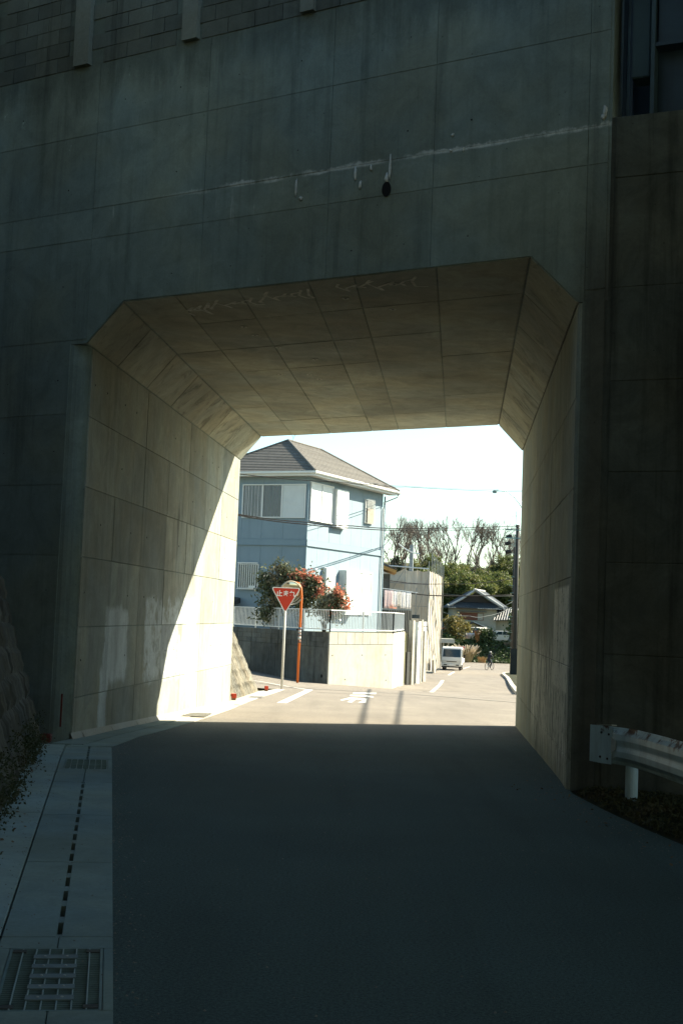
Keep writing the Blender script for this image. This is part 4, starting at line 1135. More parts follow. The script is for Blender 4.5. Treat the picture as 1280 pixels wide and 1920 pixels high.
cl = [((518, 1105), (.8, .5, .55), 1.5), ((500, 1085), (.38, .4, .35), .5), ((528, 1068), (.35, .3, .35), .45), ((550, 1082), (.6, .5, .4), .8), ((572, 1100), (.7, .5, .55), 1.2), ((592, 1112), (.5, .5, .45), .8), ((570, 1132), (.55, .4, .4), .7), ((515, 1135), (.7, .4, .45), .7), ((500, 1150), (.5, .4, .4), .4), ((588, 1090), (.35, .3, .25), .35)]
st = [[ap(560+random.uniform(-4, 4), 1186, Y), ap(562+k*2.2, 1160, Y), ap(550+k*9, 1120, Y)] for k in range(-3, 4)]+[[ap(515+3*k, 1186, Y), ap(513+5*k, 1155, Y), ap(508+8*k, 1110, Y)] for k in range(-2, 3)]
shrub('nandina_shrub', 'tall bushy shrub with scarlet berry clusters rising behind the traffic mirror', st, [(ap(*p, Y), r, w) for p, r, w in cl], [(ap(x, y, Y-.35), (r, .1, r*.8)) for x, y, r in ((548, 1077, .12), (569, 1078, .16), (579, 1080, .14), (597, 1085, .10), (605, 1101, .14), (594, 1116, .10), (568, 1098, .07), (600, 1108, .10), (561, 1075, .10))], 820, .075, base=ap(560, 1186, Y))
Y = 54.9
cl = [((622, 1128), (.42, .4, .38), .8), ((610, 1142), (.45, .4, .36), .8), ((632, 1118), (.3, .3, .3), .5), ((625, 1148), (.38, .3, .28), .5), ((640, 1128), (.22, .2, .25), .3)]
st = [[ap(607+random.uniform(-3, 3), 1187, Y), ap(608+k*2, 1165, Y), ap(615+k*6, 1135, Y)] for k in range(-3, 4)]
shrub('nandina_shrub', 'smaller shrub with orange-red sprays leaning right over the white railing', st, [(ap(*p, Y), r, w) for p, r, w in cl], [(ap(x, y, Y-.3), (r, .1, r*1.1)) for x, y, r in ((637, 1117, .14), (643, 1125, .13), (648, 1134, .12), (633, 1105, .09), (652, 1139, .06), (621, 1144, .10), (640, 1112, .08))], 820, .07, base=ap(607, 1187, Y), nred=30)

# ------------------------------------------------------------------ stop signs
M_sred = mk('sign_red', (.56, .045, .018), .7, .04, 3, bd=.0003, spec=.4); M_swh = mk('sign_white', (.78, .78, .74), .4, .03, 3, bd=.0003)
M_postw = mk('post_cream', (.62, .60, .54), .5, .05, 5)
def tri(R_, rad, y, c, n=5):               # rounded downward triangle in the XZ plane
    out_ = []
    for k, a0 in enumerate((150, 30, -90)):
        cx, cz = (R_-rad)*1.0*math.cos(math.radians(a0))*1.0, (R_-rad)*math.sin(math.radians(a0))
        for j in range(n+1):
            a = math.radians(a0+60-120*j/n); out_.append((c[0]+cx+rad*math.cos(a), y, c[1]+cz+rad*math.sin(a)))
    return out_
def stop_sign(x, y, gz, h, size, label, rz=0, lean=0, group=None):
    t = thing('stop_sign', label, 'stop sign', (0, 0, 0), 0, group)
    Rr = size/math.sqrt(3); cz = h-Rr*.5
    MB().tube([(.0, .04, 0), (.0, .04, h-.02)], .038, 12).build('post', M_postw, t, smooth=True)
    b = MB(); b.loft(tri(Rr, .05, .0, (0, cz)), tri(Rr, .05, -.012, (0, cz))); pl = b.build('sign_plate', M_swh, t)
    b = MB(); b.loft(tri(Rr-.035, .035, -.0125, (0, cz)), tri(Rr-.035, .035, -.0145, (0, cz))); b.build('red_field', M_sred, pl)
    cu = bpy.data.curves.new('txt', 'FONT'); cu.body = '止まれ'; cu.size = size*.24; cu.align_x = 'CENTER'; cu.align_y = 'CENTER'; cu.extrude = .001; cu.offset = size*.006
    to = bpy.data.objects.new('txt', cu); COL.objects.link(to)
    dg = bpy.context.evaluated_depsgraph_get(); me = bpy.data.meshes.new_from_object(to.evaluated_get(dg)); bpy.data.objects.remove(to)
    me.transform(Matrix.Rotation(math.pi/2, 4, 'X')); me.transform(Matrix.Translation((0, -.017, cz+Rr*.13)))
    me.materials.clear(); me.materials.append(M_swh); o = bpy.data.objects.new('lettering', me); COL.objects.link(o); o.parent = pl
    for z in (cz+.12, cz-.2): MB().box(-.06, .06, .0, .07, z, z+.03).build('clamp', M_galv, t)
    t.location = (x, y, gz); t.rotation_euler = (0, lean, rz); return t
gz = G(-1.55, 41.4)
# the post stands right of centre of the plate, as it leans slightly
stop_sign(-1.62, 41.4, gz, 3.12, .84, 'red triangular stop sign with white lettering on a cream post at the kerb point', .10, -.0)

# ------------------------------------------------------------------ traffic mirror
M_or = mk('orange_pole', (.62, .15, .025), .45, .06, 6, dirt=.1)
mt = thing('traffic_mirror', 'round convex traffic mirror on an orange pole against the dark wall', 'mirror', (-1.39, 50, -.80))
pz = [(-1.39, 50.05, -1.0), (-1.37, 50.05, 2.2), (-1.40, 50.05, 2.52), (-1.5, 50.05, 2.7), (-1.62, 50.05, 2.74)]
MB().tube(pz, .045, 12).build('pole', M_or, mt, smooth=True)
for z0, z1, c in ((.48, .58, (.25, .12, .07)), (.60, .72, (.5, .5, .46)), (.74, .84, (.20, .20, .19)), (.86, .96, (.45, .46, .44)), (.98, 1.06, (.12, .16, .20))):
    MB().tube([(-1.382, 50.05, z0), (-1.381, 50.05, z1)], .05, 12).build('sticker', mk('sticker%d' % int(z0*100), c, .6), mt, smooth=True)
mc = Vector((-1.78, 49.93, 2.37)); mn = Vector((.35, -.93, -.22)).normalized()
b = MB(); uu = mn.cross(Vector((0, 0, 1))).normalized(); vv = uu.cross(mn); NR, NA = 10, 40; Rm, Rs = .385, 1.3
for j in range(NR+1):
    r_ = Rm*j/NR; hgt = math.sqrt(Rs*Rs-r_*r_)-math.sqrt(Rs*Rs-Rm*Rm)
    for k in range(NA):
        a = 2*math.pi*k/NA; b.v.append(tuple(mc+uu*math.cos(a)*r_+vv*math.sin(a)*r_+mn*hgt))
b.f = [(j*NA+k, j*NA+(k+1) % NA, (j+1)*NA+(k+1) % NA, (j+1)*NA+k) for j in range(NR) for k in range(NA)]
b.build('mirror_face', mk('mirror', (.62, .56, .46), .04, .03, 2, metal=1, bd=0), mt, smooth=True)
b = MB(); b.disc(mc-mn*.05, mn, .42, .05, 40); b.build('housing', M_or if False else mk('mirror_rim', (.48, .40, .28), .6), mt)
b = MB()
for k in range(40):
    pass
b.tube([mc+uu*math.cos(a)*.40+vv*math.sin(a)*.40+mn*.012 for a in [2*math.pi*k/40 for k in range(41)]], .022, 6, caps=False); b.build('rim', MC['mirror_rim'], mt, smooth=True)
b = MB(); pts = [mc+uu*math.cos(a)*.46+vv*math.sin(a)*.46+mn*.03 for a in [math.pi*(1.15+.7*k/14) for k in range(15)]]
for p, q in zip(pts, pts[1:]): b.add([p, q, q+mn*.18, p+mn*.18], [(0, 1, 2, 3)])
b.build('hood', MC['mirror_rim'], mt)

# ------------------------------------------------------------------ block wall, gate post and dark fence beside the garden wall
M_darkslat = mk('dark_slat', (.06, .062, .055), .8, .2, 6)
df = thing('slatted_fence', 'dark upright-slat screen fence under the drying laundry behind the railing', 'fence', (4.2, 78, -1.5))
for k in range(22):
    x = 2.1+k*.10; MB().box(x, x+.055, 77.6, 77.65, -1.8, 2.0).build('slat', M_darkslat, df)
for k in range(12):
    y = 70.6+k*.55; x = 4.28-.05*k*.0; MB().box(x, x+.04, y, y+.42, -1.85, 1.75-.0*k).build('slat', M_darkslat, df)
MB().box(2.0, 4.3, 77.58, 77.68, 1.98, 2.06).build('top_rail', mk('rail_tan', (.45, .42, .36), .7), df)
M_gp = mk('gate_tan', (.46, .43, .36), .8, .2, 4, streak=.3)
gp_ = thing('gate_post', 'pale concrete gate post and folded panels between garden wall and sheeted building', 'gate', (4.0, 68, -1.6))
def gbx(x0, x1, y0, y1, z0, z1, name, mat):
    c = Vector(((x0+x1)/2, (y0+y1)/2, 0)); Mr = Matrix.Translation(c) @ Matrix.Rotation(math.radians(50), 4, 'Z') @ Matrix.Translation(-c)
    MB().box(x0, x1, y0, y1, z0, z1, Mr).build(name, mat, gp_)
gbx(3.62, 3.80, 66.0, 66.25, -1.9, 1.45, 'post', M_gp)
gbx(4.02, 4.30, 69.3, 69.6, -1.9, 1.35, 'post', M_swh)
gbx(4.40, 4.52, 70.6, 70.75, -1.9, 1.5, 'post', M_gp)
gbx(4.60, 4.85, 72.2, 72.4, -1.9, .9, 'leaf_panel', M_gp)
gbx(3.80, 4.00, 67.2, 67.25, -1.9, -.35, 'leaf_panel', M_darkslat)
gbx(3.4, 3.62, 65.5, 65.6, -1.75, -.1, 'leaf_panel', M_darkslat)
gbx(3.65, 4.5, 70.0, 70.1, 1.35, 1.55, 'lintel', M_gwd)
for k in range(2):
    for j in range(2): gbx(4.15+k*.27, 4.38+k*.27, 69.0, 69.04, .92+j*.26, 1.14+j*.26, 'wall_lamp_pane', M_swh)

# ------------------------------------------------------------------ sheeted building under construction
M_sheet = mk('dust_sheet', (.36, .33, .275), .85, .10, 1.2, streak=.22, rnd=.06, bscale=8, bd=.03)
M_sheet2 = mk('dust_sheet_front', (.60, .54, .44), .85, .14, 1.0, streak=.15, rnd=.08, bscale=8, bd=.03)  # lighter copy of the sheet, brightness of the shaded front put into its colour
M_shw = mk('shaded_render', (.55, .53, .48), .9, .1, 2)
M_pipe = mk('scaffold_pipe', (.30, .30, .28), .5, .1, 6, metal=.5)
sbd = thing('sheeted_building', 'building wrapped in beige scaffold sheets beside the sunlit road', 'building', (6.6, 97, -2.4))
SA = Vector((6.58, 97)); SBk = Vector((9.25, 120)); SL = Vector((1.2, 97.7))
def sheet_wall(P, Q, z0, z1, mat, n, name='dust_sheet', amp=.05, sag=.12):
    d = Q-P; L_ = d.length; d.normalize(); nr = Vector((d.y, -d.x))
    if nr.y > .3 or nr.x < -.3: nr = -nr
    for k in range(n):
        b = MB(); nu, nv = 10, 14
        z1a = z1(k/n) if callable(z1) else z1; z1b = z1((k+1)/n) if callable(z1) else z1
        for j in range(nv+1):
            for i in range(nu+1):
                a = (k+i/nu)/n; p = P+d*(a*L_); zt = z1a+(z1b-z1a)*i/nu-sag*math.sin(math.pi*i/nu)*(j/nv)**4
                z = z0+(zt-z0)*j/nv
                o_ = amp*(math.sin(i*1.9+k*2+j*.25)+.6*math.sin(i*3.3+j*.5+k))*math.sin(math.pi*min(max(i/nu, .0), 1))**.5+.05*math.sin(j*1.3+k)
                b.v.append((p.x+nr.x*o_, p.y+nr.y*o_, z))
        b.f = [(j*(nu+1)+i, j*(nu+1)+i+1, (j+1)*(nu+1)+i+1, (j+1)*(nu+1)+i) for j in range(nv) for i in range(nu)]
        b.build(name, mat, sbd, smooth=True)
MB().prism([SA+Vector((-.4, 1.2)), SBk+Vector((-.5, -.6)), SBk+Vector((-7, 0)), SL+Vector((0, 1.2))], -3.4, 4.3).build('wall', M_gwd, sbd)
sheet_wall(SA, SBk, -2.75, lambda a: 5.05+.35*a, M_sheet, 7)
sheet_wall(SA+Vector((-1.75, .25)), SA, -2.5, 5.05, M_sheet2, 2)
sheet_wall(SL, SA+Vector((-1.78, .25)), 1.9, 5.15, M_sheet2, 2, sag=.35)
MB().prism([SL, SA+Vector((-1.8, .3)), SA+Vector((-1.8, .6)), SL+Vector((0, .4))], -2.6, 1.9).build('lower_wall', M_shw, sbd)
for k in range(9):
    p = SA.lerp(SBk, k/8); MB().tube([(p.x+.12, p.y-.1, -2.9), (p.x+.12, p.y-.1, 6.3)], .03, 6).build('scaffold_pole', M_pipe, sbd)
for x in (1.3, 3.0, 4.78, 6.5): MB().tube([(x, 96.8, -2.5), (x, 96.8, 5.7)], .035, 6).build('scaffold_pole', M_pipe, sbd)
MB().tube([(3.0, 96.8, 5.3), (6.5, 96.8, 5.15)], .05, 6).build('scaffold_rail', M_rwhite, sbd)
MB().tube([(1.0, 96.8, 4.1), (6.5, 96.7, 4.0)], .03, 6).build('scaffold_rail', M_pipe, sbd)
for a_, b_ in (((1.3, 96.75, 2.2), (3.0, 96.75, 5.1)), ((3.1, 96.75, 2.2), (4.7, 96.75, 5.0)), ((4.8, 96.75, -1), (6.5, 96.75, 4.6))): MB().tube([a_, b_], .02, 5).build('brace', M_pipe, sbd)
for z in (-1.6, -.9, .1, 1.2, 2.4): MB().box(5.4, 6.5, 96.74, 96.78, z, z+.04).build('scaffold_rail', M_pipe, sbd)
cv = [Vector((1.4+k*.2, 98.5, 6.3+.35*((k-4)/4)**2)) for k in range(9)]; MB().tube(cv, .05, 6).build('hoop', M_rwhite, sbd)
cv = [Vector((4.3+k*.2, 98.5, 6.3+.7*((8-k)/8)**2)) for k in range(9)]; MB().tube(cv, .05, 6).build('hoop', M_rwhite, sbd)
MB().tube([(5.35, 99.5, 4), (5.35, 99.5, 7.0)], .16, 10).build('flue', mk('flue_grey', (.22, .25, .26), .6), sbd)
# lean-to roof edge with an orange board at the left
t = thing('tiled_shed', 'dark shed roof with an orange-tan fascia board behind the blue house corner', 'shed', (2.2, 92, -2))
MB().loft([Vector(v) for v in ((.5, 91, 5.6), (3.9, 91, 4.55), (3.9, 91, 4.75), (.5, 91, 5.95))], [Vector(v) for v in ((.5, 95, 5.6), (3.9, 95, 4.55), (3.9, 95, 4.75), (.5, 95, 5.95))]).build('fascia', mk('orange_board', (.42, .24, .08), .8, .2, 4), t)
MB().loft([Vector(v) for v in ((.5, 91.2, 5.96), (3.9, 91.2, 4.78), (3.9, 91.2, 4.8), (.5, 91.2, 6.6))], [Vector(v) for v in ((.5, 96, 5.96), (3.9, 96, 4.78), (3.9, 96, 4.9), (.5, 96, 6.6))]).build('roof', mk('shed_roof', (.08, .09, .09), .8), t)
MB().box(.6, 3.5, 91.6, 95, -2.2, 4.5).build('wall', M_gwd, t)
# construction offcut by the road
t = thing('plywood_hoarding', 'low pale board hoarding leaning at the foot of the sheeted building', 'hoarding', (7.4, 99, -2.5))
MB().loft([Vector(v) for v in ((7.05, 98.2, -2.6), (7.25, 98.2, -2.6), (7.55, 101.5, -2.7), (7.35, 101.5, -2.7))], [Vector(v) for v in ((7.05, 98.2, -1.5), (7.2, 98.2, -1.45), (7.5, 101.5, -1.2), (7.35, 101.5, -1.2))]).build('board', M_sheet, t)
t = thing('concrete_doorstep', 'low concrete step at the front corner of the sheeted building', 'step', (6.3, 95.9, -2.4))
MB().box(4.7, 6.9, 95.2, 96.5, -2.6, -2.18).build('step', M_gw, t, bevel=.02)

# ------------------------------------------------------------------ laundry
M_cl = [leaf_mat('cloth_pink', (.80, .70, .68), (.82, .73, .71), None, .5, .9), leaf_mat('cloth_white', (.82, .80, .78), (.84, .82, .80), None, .5, .9), leaf_mat('cloth_cream', (.78, .75, .70), (.80, .77, .72), None, .5, .9), mk('cloth_black', (.02, .022, .03), .9, .2, 4), leaf_mat('cloth_rose', (.74, .50, .42), (.76, .54, .46), None, .5, .9)]
lp = thing('laundry_pole', 'white laundry pole on brackets above the dark slatted fence', 'laundry pole', (3.3, 79, 1.9))
MB().tube([(1.9, 79, 3.30), (4.7, 79, 3.05)], .025, 8).build('pole', M_rwhite, lp)
for x in (2.0, 4.6): MB().bar((x, 79.05, 1.2), (x, 79.05, 3.35), .05, .05).build('bracket', M_pipe, lp)
labs = [('black trousers hanging leftmost below the laundry pole', 3, 2.42, 2.78, 2.75, 1.55), ('pale pink shirt hanging next to the black trousers', 0, 2.70, 3.05, 3.15, 2.05),
        ('pink towel hanging third from the left on the pole', 0, 3.05, 3.25, 3.14, 2.2), ('white shirt in the middle of the laundry pole', 1, 3.26, 3.50, 3.12, 2.15), ('cream towel hanging just right of the middle shirt', 2, 3.51, 3.68, 3.11, 2.22),
        ('white towel hanging second from the right on the pole', 1, 3.70, 3.97, 3.09, 2.10), ('white cloth hanging last at the right end of the pole', 1, 3.99, 4.30, 3.07, 2.08), ('rose and orange cloth showing below the pink shirts', 4, 2.82, 3.48, 2.36, 2.0)]
for lab, mi, x0, x1, z1, z0 in labs:
    y0 = 79.0 if mi not in (4, 3) else 79.15; b = MB(); n = 8
    for j in range(7):
        for i in range(n+1):
            x = x0+(x1-x0)*i/n; b.v.append((x+random.uniform(-.005, .005), y0-.03+.035*math.sin(i*1.4+x0*9)*(j/6+.2), z1+(z0-z1)*j/6))
    b.f = [(j*(n+1)+i, j*(n+1)+i+1, (j+1)*(n+1)+i+1, (j+1)*(n+1)+i) for j in range(6) for i in range(n)]
    o = b.build('hanging_cloth', M_cl[mi], smooth=True, origin=(x0, y0, z0)); sfm = o.modifiers.new('s', 'SOLIDIFY'); sfm.thickness = .012
    tag(o, lab, 'laundry', 'washing on the pole')

# ------------------------------------------------------------------ vehicles
M_cw = mk('car_white', (.66, .65, .60), .3, .05, 2, spec=.5, bd=.0002); M_cg = mk('car_glass', (.02, .045, .055), .08, .1, 2, spec=.6); M_tyre = mk('tyre', (.015, .015, .015), .9); M_rim = mk('rim', (.35, .35, .34), .4, metal=.6)
M_blk = mk('black_trim', (.02, .02, .02), .7); M_lamp = mk('lamp_glass', (.6, .6, .56), .15, spec=.6)
def wheel(par, x, y, r, w):
    b = MB(); b.disc((x-w/2, y, r), (1, 0, 0), r, w, 24); o = b.build('wheel', M_tyre, par, bevel=.02)
    b = MB(); b.disc((x-w/2-.004, y, r), (1, 0, 0), r*.6, w+.008, 16); b.build('rim', M_rim, o)
tk = thing('pickup_truck', 'white cab-over light truck parked facing the viewer beside the sheeted building', 'truck', (0, 0, 0))
# local: front faces -y, x across, ground z=0. The builder works at the origin, then the root is moved
w = .84
prof_ = [(0, .42), (-.02, .85), (.02, 1.05), (.36, 1.80), (.55, 1.92), (1.35, 1.94), (1.45, 1.80), (1.45, .45)]
b = MB(); b.loft([Vector((-w, y, z)) for y, z in prof_], [Vector((w, y, z)) for y, z in prof_]); b.build('cab', M_cw, tk, bevel=.05, smooth=False)
gl = [Vector((-w+.09, .055, 1.10)), Vector((w-.09, .055, 1.10)), Vector((w-.13, .345, 1.74)), Vector((-w+.13, .345, 1.74))]
nn3 = Vector((0, -.92, .40)).normalized(); b = MB(); b.loft([v+nn3*.003 for v in gl], [v+nn3*.014 for v in gl]); ws = b.build('windscreen', M_cg, tk)
for x in (-.35, .25): MB().bar(Vector((x, .045, 1.09)), Vector((x+.4, .10, 1.16)), .015, .015).build('wiper', M_blk, ws)
MB().loft([Vector((-.8, .10, 1.13)), Vector((-.35, .10, 1.13)), Vector((-.35, .14, 1.22)), Vector((-.8, .14, 1.22))], [v+nn3*.02 for v in (Vector((-.8, .10, 1.13)), Vector((-.35, .10, 1.13)), Vector((-.35, .14, 1.22)), Vector((-.8, .14, 1.22)))]).build('dash_card', mk('card', (.3, .5, .5), .7), ws)
for s_ in (-1, 1):
    x = s_*(w+.004)
    b = MB(); q = [Vector((x, .22, 1.12)), Vector((x, 1.15, 1.12)), Vector((x, 1.15, 1.74)), Vector((x, .46, 1.74))]; b.loft(q, [v+Vector((s_*.006, 0, 0)) for v in q]); b.build('side_window', M_cg, tk)
    MB().box(x-.005, x+.012, .9, 1.02, .98, 1.02).build('door_handle', M_blk, tk)
    b = MB(); b.box(s_*(w+.22)-.07, s_*(w+.22)+.07, -.02, .05, 1.05, 1.35); o = b.build('wing_mirror', M_blk, tk, bevel=.02); MB().bar((s_*w, .1, 1.3), (s_*(w+.2), .02, 1.25), .02, .02).build('mirror_arm', M_blk, o)
    b = MB(); b.box(s_*.62-.16, s_*.62+.16, -.035, -.005, .62, .80); b.build('headlight', M_lamp, tk, bevel=.015)
    wheel(tk, s_*.68, .55, .28, .17); wheel(tk, s_*.68, 2.55, .28, .17)
MB().box(-.42, .42, -.035, -.005, .70, .76).build('grille', M_blk, tk); MB().box(-.45, .45, -.045, -.010, .77, .82).build('grille_bar', M_cw, tk)
MB().box(-w, w, -.09, .06, .34, .56).build('bumper', M_cw, tk, bevel=.03)
MB().box(-w+.02, w-.02, -.02, .2, .24, .34).build('valance', M_blk, tk)
MB().box(-.17, .17, -.105, -.091, .40, .53).build('number_plate', M_swh, tk)
for s_ in (-1, 1): MB().box(s_*.5-.13, s_*.5+.13, -.10, -.091, .41, .50).build('fog_slot', M_blk, tk)
MB().box(-.55, -.05, .42, .8, 1.15, 1.5).build('seat', M_blk, tk)
MB().box(-w-.02, w+.02, 1.55, 3.35, .62, .70).build('load_bed', M_cw, tk)
for s_ in (-1, 1): MB().box(s_*(w+.01)-.02, s_*(w+.01)+.02, 1.55, 3.35, .70, 1.0).build('side_board', M_cw, tk)
MB().box(-w, w, 1.50, 1.56, .70, 1.05).build('front_board', M_cw, tk)
for s_ in (-1, 1):
    MB().tube([(s_*.78, 1.53, 1.0), (s_*.78, 1.53, 1.82)], .025, 6).build('rack_post', M_cw, tk)
MB().tube([(-.78, 1.53, 1.80), (.78, 1.53, 1.80)], .025, 6).build('rack_bar', M_cw, tk)
MB().box(-.4, .4, .9, 3.2, .35, .60).build('chassis', M_blk, tk)
tk.location = (10.55, 122.4, G(10.5, 122)); tk.rotation_euler = (0, 0, math.radians(-9)); tk.scale = (1.1, 1.1, 1.1)

def car(label, x, y, z, rz, mat, kind='hatch', sc_=1.0):
    t = thing('parked_car', label, 'car', (0, 0, 0)); w = .74
    if kind == 'van': pr_ = [(-1.7, .3), (-1.72, .85), (-1.45, 1.05), (-1.05, 1.68), (1.6, 1.75), (1.70, 1.3), (1.72, .3)]; win = [(-1.2, 1.1), (1.55, 1.1), (1.52, 1.55), (-1.0, 1.55)]
    else: pr_ = [(-1.9, .3), (-1.92, .72), (-1.0, .95), (-.4, 1.40), (1.0, 1.42), (1.7, .98), (1.9, .8), (1.9, .3)]; win = [(-.80, .97), (1.45, .97), (.95, 1.34), (-.38, 1.32)]
    b = MB(); b.loft([Vector((a, -w, c)) for a, c in pr_], [Vector((a, w, c)) for a, c in pr_]); b.build('body', mat, t, bevel=.07)
    for s_ in (-1, 1):
        q = [Vector((a, s_*(w+.003), c)) for a, c in win]; b = MB(); b.loft(q, [v+Vector((0, s_*.006, 0)) for v in q]); o = b.build('side_window', M_cg, t)
        MB().box(.1, .16, s_*(w+.012)-.004, s_*(w+.012)+.004, win[0][1], win[2][1]).build('pillar', mat, o)
        for xx in (-1.15, 1.15):
            b = MB(); b.disc((xx, s_*(w-.08)-.09, .3), (0, 1, 0), .3, .18, 20); o = b.build('wheel', M_tyre, t); b = MB(); b.disc((xx, s_*(w-.08)-.096, .3), (0, 1, 0), .18, .192, 12); b.build('rim', M_rim, o)
    a0, a1 = (pr_[2], pr_[3]); q = [Vector((a0[0]-.004, -w*.85, a0[1]+.04)), Vector((a0[0]-.004, w*.85, a0[1]+.04)), Vector((a1[0]-.02, w*.8, a1[1]-.04)), Vector((a1[0]-.02, -w*.8, a1[1]-.04))]
    b = MB(); b.loft(q, [v+Vector((-.012, 0, .008)) for v in q]); b.build('windscreen', M_cg, t)
    for s_ in (-1, 1): MB().box(pr_[0][0]-.03, pr_[0][0]+.05, s_*.55-.12, s_*.55+.12, .6, .74).build('headlight', M_lamp, t, bevel=.02)
    t.location = (x, y, z); t.rotation_euler = (0, 0, rz); t.scale = (sc_,)*3
TERR = hill(16, 156)-.06
car('small white van half hidden behind bushes below the tiled house', 16.4, 157.2, TERR, 1.15, M_cw, 'van')
car('white car parked at the right behind the bank under the leaning tree', 19.2, 158, TERR, .15, M_cw)
car('red car parked above the white canopy left of the round bush', 11.3, 155, TERR+.1, .15, mk('car_red', (.40, .05, .02), .4, spec=.5))
t = thing('carport_canopy', 'low white flat canopy above the parked truck', 'canopy', (10.6, 136, -2.9))
MB().box(8.2, 11.85, 134.5, 137.5, -.85, -.42).build('roof', M_gw, t, bevel=.03)
for x in (10.7, 11.2): MB().box(x, x+.14, 135, 135.15, -3.0, -.85).build('post', M_gw, t)
MB().box(11.86, 11.9, 134.9, 135.2, -.75, -.65).build('bracket', M_blk, t)
stop_sign(11.95, 127.6, G(12, 127), 2.10, .66, 'distant red triangular stop sign just right of the parked white truck')

# ------------------------------------------------------------------ cyclist
def skin(name, verts, edges, radii, mat, par, root=0, sub=1):
    me = bpy.data.meshes.new('sk'); me.from_pydata(verts, edges, []); o = bpy.data.objects.new('sk', me); COL.objects.link(o)
    o.modifiers.new('Skin', 'SKIN')
    for i, r_ in enumerate(radii): me.skin_vertices[0].data[i].radius = (r_, r_)
    me.skin_vertices[0].data[root].use_root = True
    sb_ = o.modifiers.new('S', 'SUBSURF'); sb_.levels = sub; sb_.render_levels = sub
    bpy.context.view_layer.update()
    dg = bpy.context.evaluated_depsgraph_get(); m2 = bpy.data.meshes.new_from_object(o.evaluated_get(dg)); bpy.data.objects.remove(o)
    m2.materials.clear(); m2.materials.append(mat); m2.polygons.foreach_set('use_smooth', [True]*len(m2.polygons))
    ob = bpy.data.objects.new(name, m2); COL.objects.link(ob); ob.parent = par; return ob
# local frame: riding towards +y
bk_ = thing('bicycle', 'blue bicycle being ridden away across the sunlit junction', 'bicycle', (0, 0, 0))
M_bike = mk('bike_blue', (.05, .12, .17), .4)
for y in (-.52, .52):
    b = MB(); b.tube([(0, y+.33*math.cos(a), .34+.33*math.sin(a)) for a in [2*math.pi*k/28 for k in range(29)]], .028, 6, caps=False); o = b.build('wheel', M_tyre, bk_, smooth=True)
    b = MB()
    for k in range(8):
        a = math.pi*k/8; b.tube([(0, y+.32*math.cos(a), .34+.32*math.sin(a)), (0, y-.32*math.cos(a), .34-.32*math.sin(a))], .003, 3)
    b.build('spokes', M_rim, o)
for nm, P in (('frame', [(0, -.52, .34), (0, -.15, .82), (0, .38, .80), (0, -.05, .32), (0, -.15, .82)]), ('chain_stay', [(0, -.52, .34), (0, -.05, .32)]), ('fork', [(0, .52, .34), (0, .36, .95)]), ('handlebar', [(-.26, .28, 1.0), (-.1, .36, .98), (.1, .36, .98), (.26, .28, 1.0)])):
    MB().tube(P, .018, 6).build(nm, M_bike, bk_)
MB().box(-.08, .08, -.30, -.05, .86, .91).build('saddle', M_blk, bk_, bevel=.02)
bk_.location = (14.55, 127.0, G(14.5, 127)); bk_.rotation_euler = (0, 0, -.62)
ps = thing('person', 'cyclist in dark jacket and pale helmet riding away, seen from behind', 'person', (0, 0, 0))
M_cloth = mk('dark_jacket', (.02, .022, .028), .85); M_skin = mk('skin', (.40, .25, .18), .6)
V = [(0, -.17, .94), (0, -.10, 1.12), (0, .02, 1.33), (0, .08, 1.42), (0, .10, 1.50), (0, .12, 1.60), (0, .12, 1.70),
     (-.10, -.12, .92), (-.13, .20, .80), (-.11, .02, .42), (-.11, .12, .36), (.10, -.12, .92), (.13, .14, .66), (.11, -.08, .26), (.11, .02, .20),
     (-.18, .05, 1.38), (-.28, .14, 1.16), (-.25, .28, 1.03), (.18, .05, 1.38), (.28, .14, 1.16), (.25, .28, 1.03)]
Ed = [(0, 1), (1, 2), (2, 3), (3, 4), (4, 5), (5, 6), (0, 7), (7, 8), (8, 9), (9, 10), (0, 11), (11, 12), (12, 13), (13, 14), (3, 15), (15, 16), (16, 17), (3, 18), (18, 19), (19, 20)]
rr = [.15, .145, .16, .12, .055, .095, .08, .10, .075, .05, .04, .10, .075, .05, .04, .07, .05, .035, .07, .05, .035]
skin('body', V, Ed, [q*1.12 for q in rr], M_cloth, ps, 0, 2)
b = MB(); nseg = 10
for j in range(7):
    th_ = math.pi/2*j/6
    for k in range(nseg*2): a = math.pi*k/nseg; b.v.append((.105*math.sin(th_)*math.cos(a), .12+.13*math.sin(th_)*math.sin(a), 1.665+.11*math.cos(th_)))
b.f = [(j*20+k, j*20+(k+1) % 20, (j+1)*20+(k+1) % 20, (j+1)*20+k) for j in range(6) for k in range(20)]
b.build('helmet', mk('helmet', (.32, .31, .29), .5), ps, smooth=True)
b = MB(); b.disc((0, .15, 1.585), (0, 1, -.1), .07, .075, 12); b.build('face', M_skin, ps, bevel=.02)
ps.location = bk_.location; ps.rotation_euler = bk_.rotation_euler; ps.location.z += 0

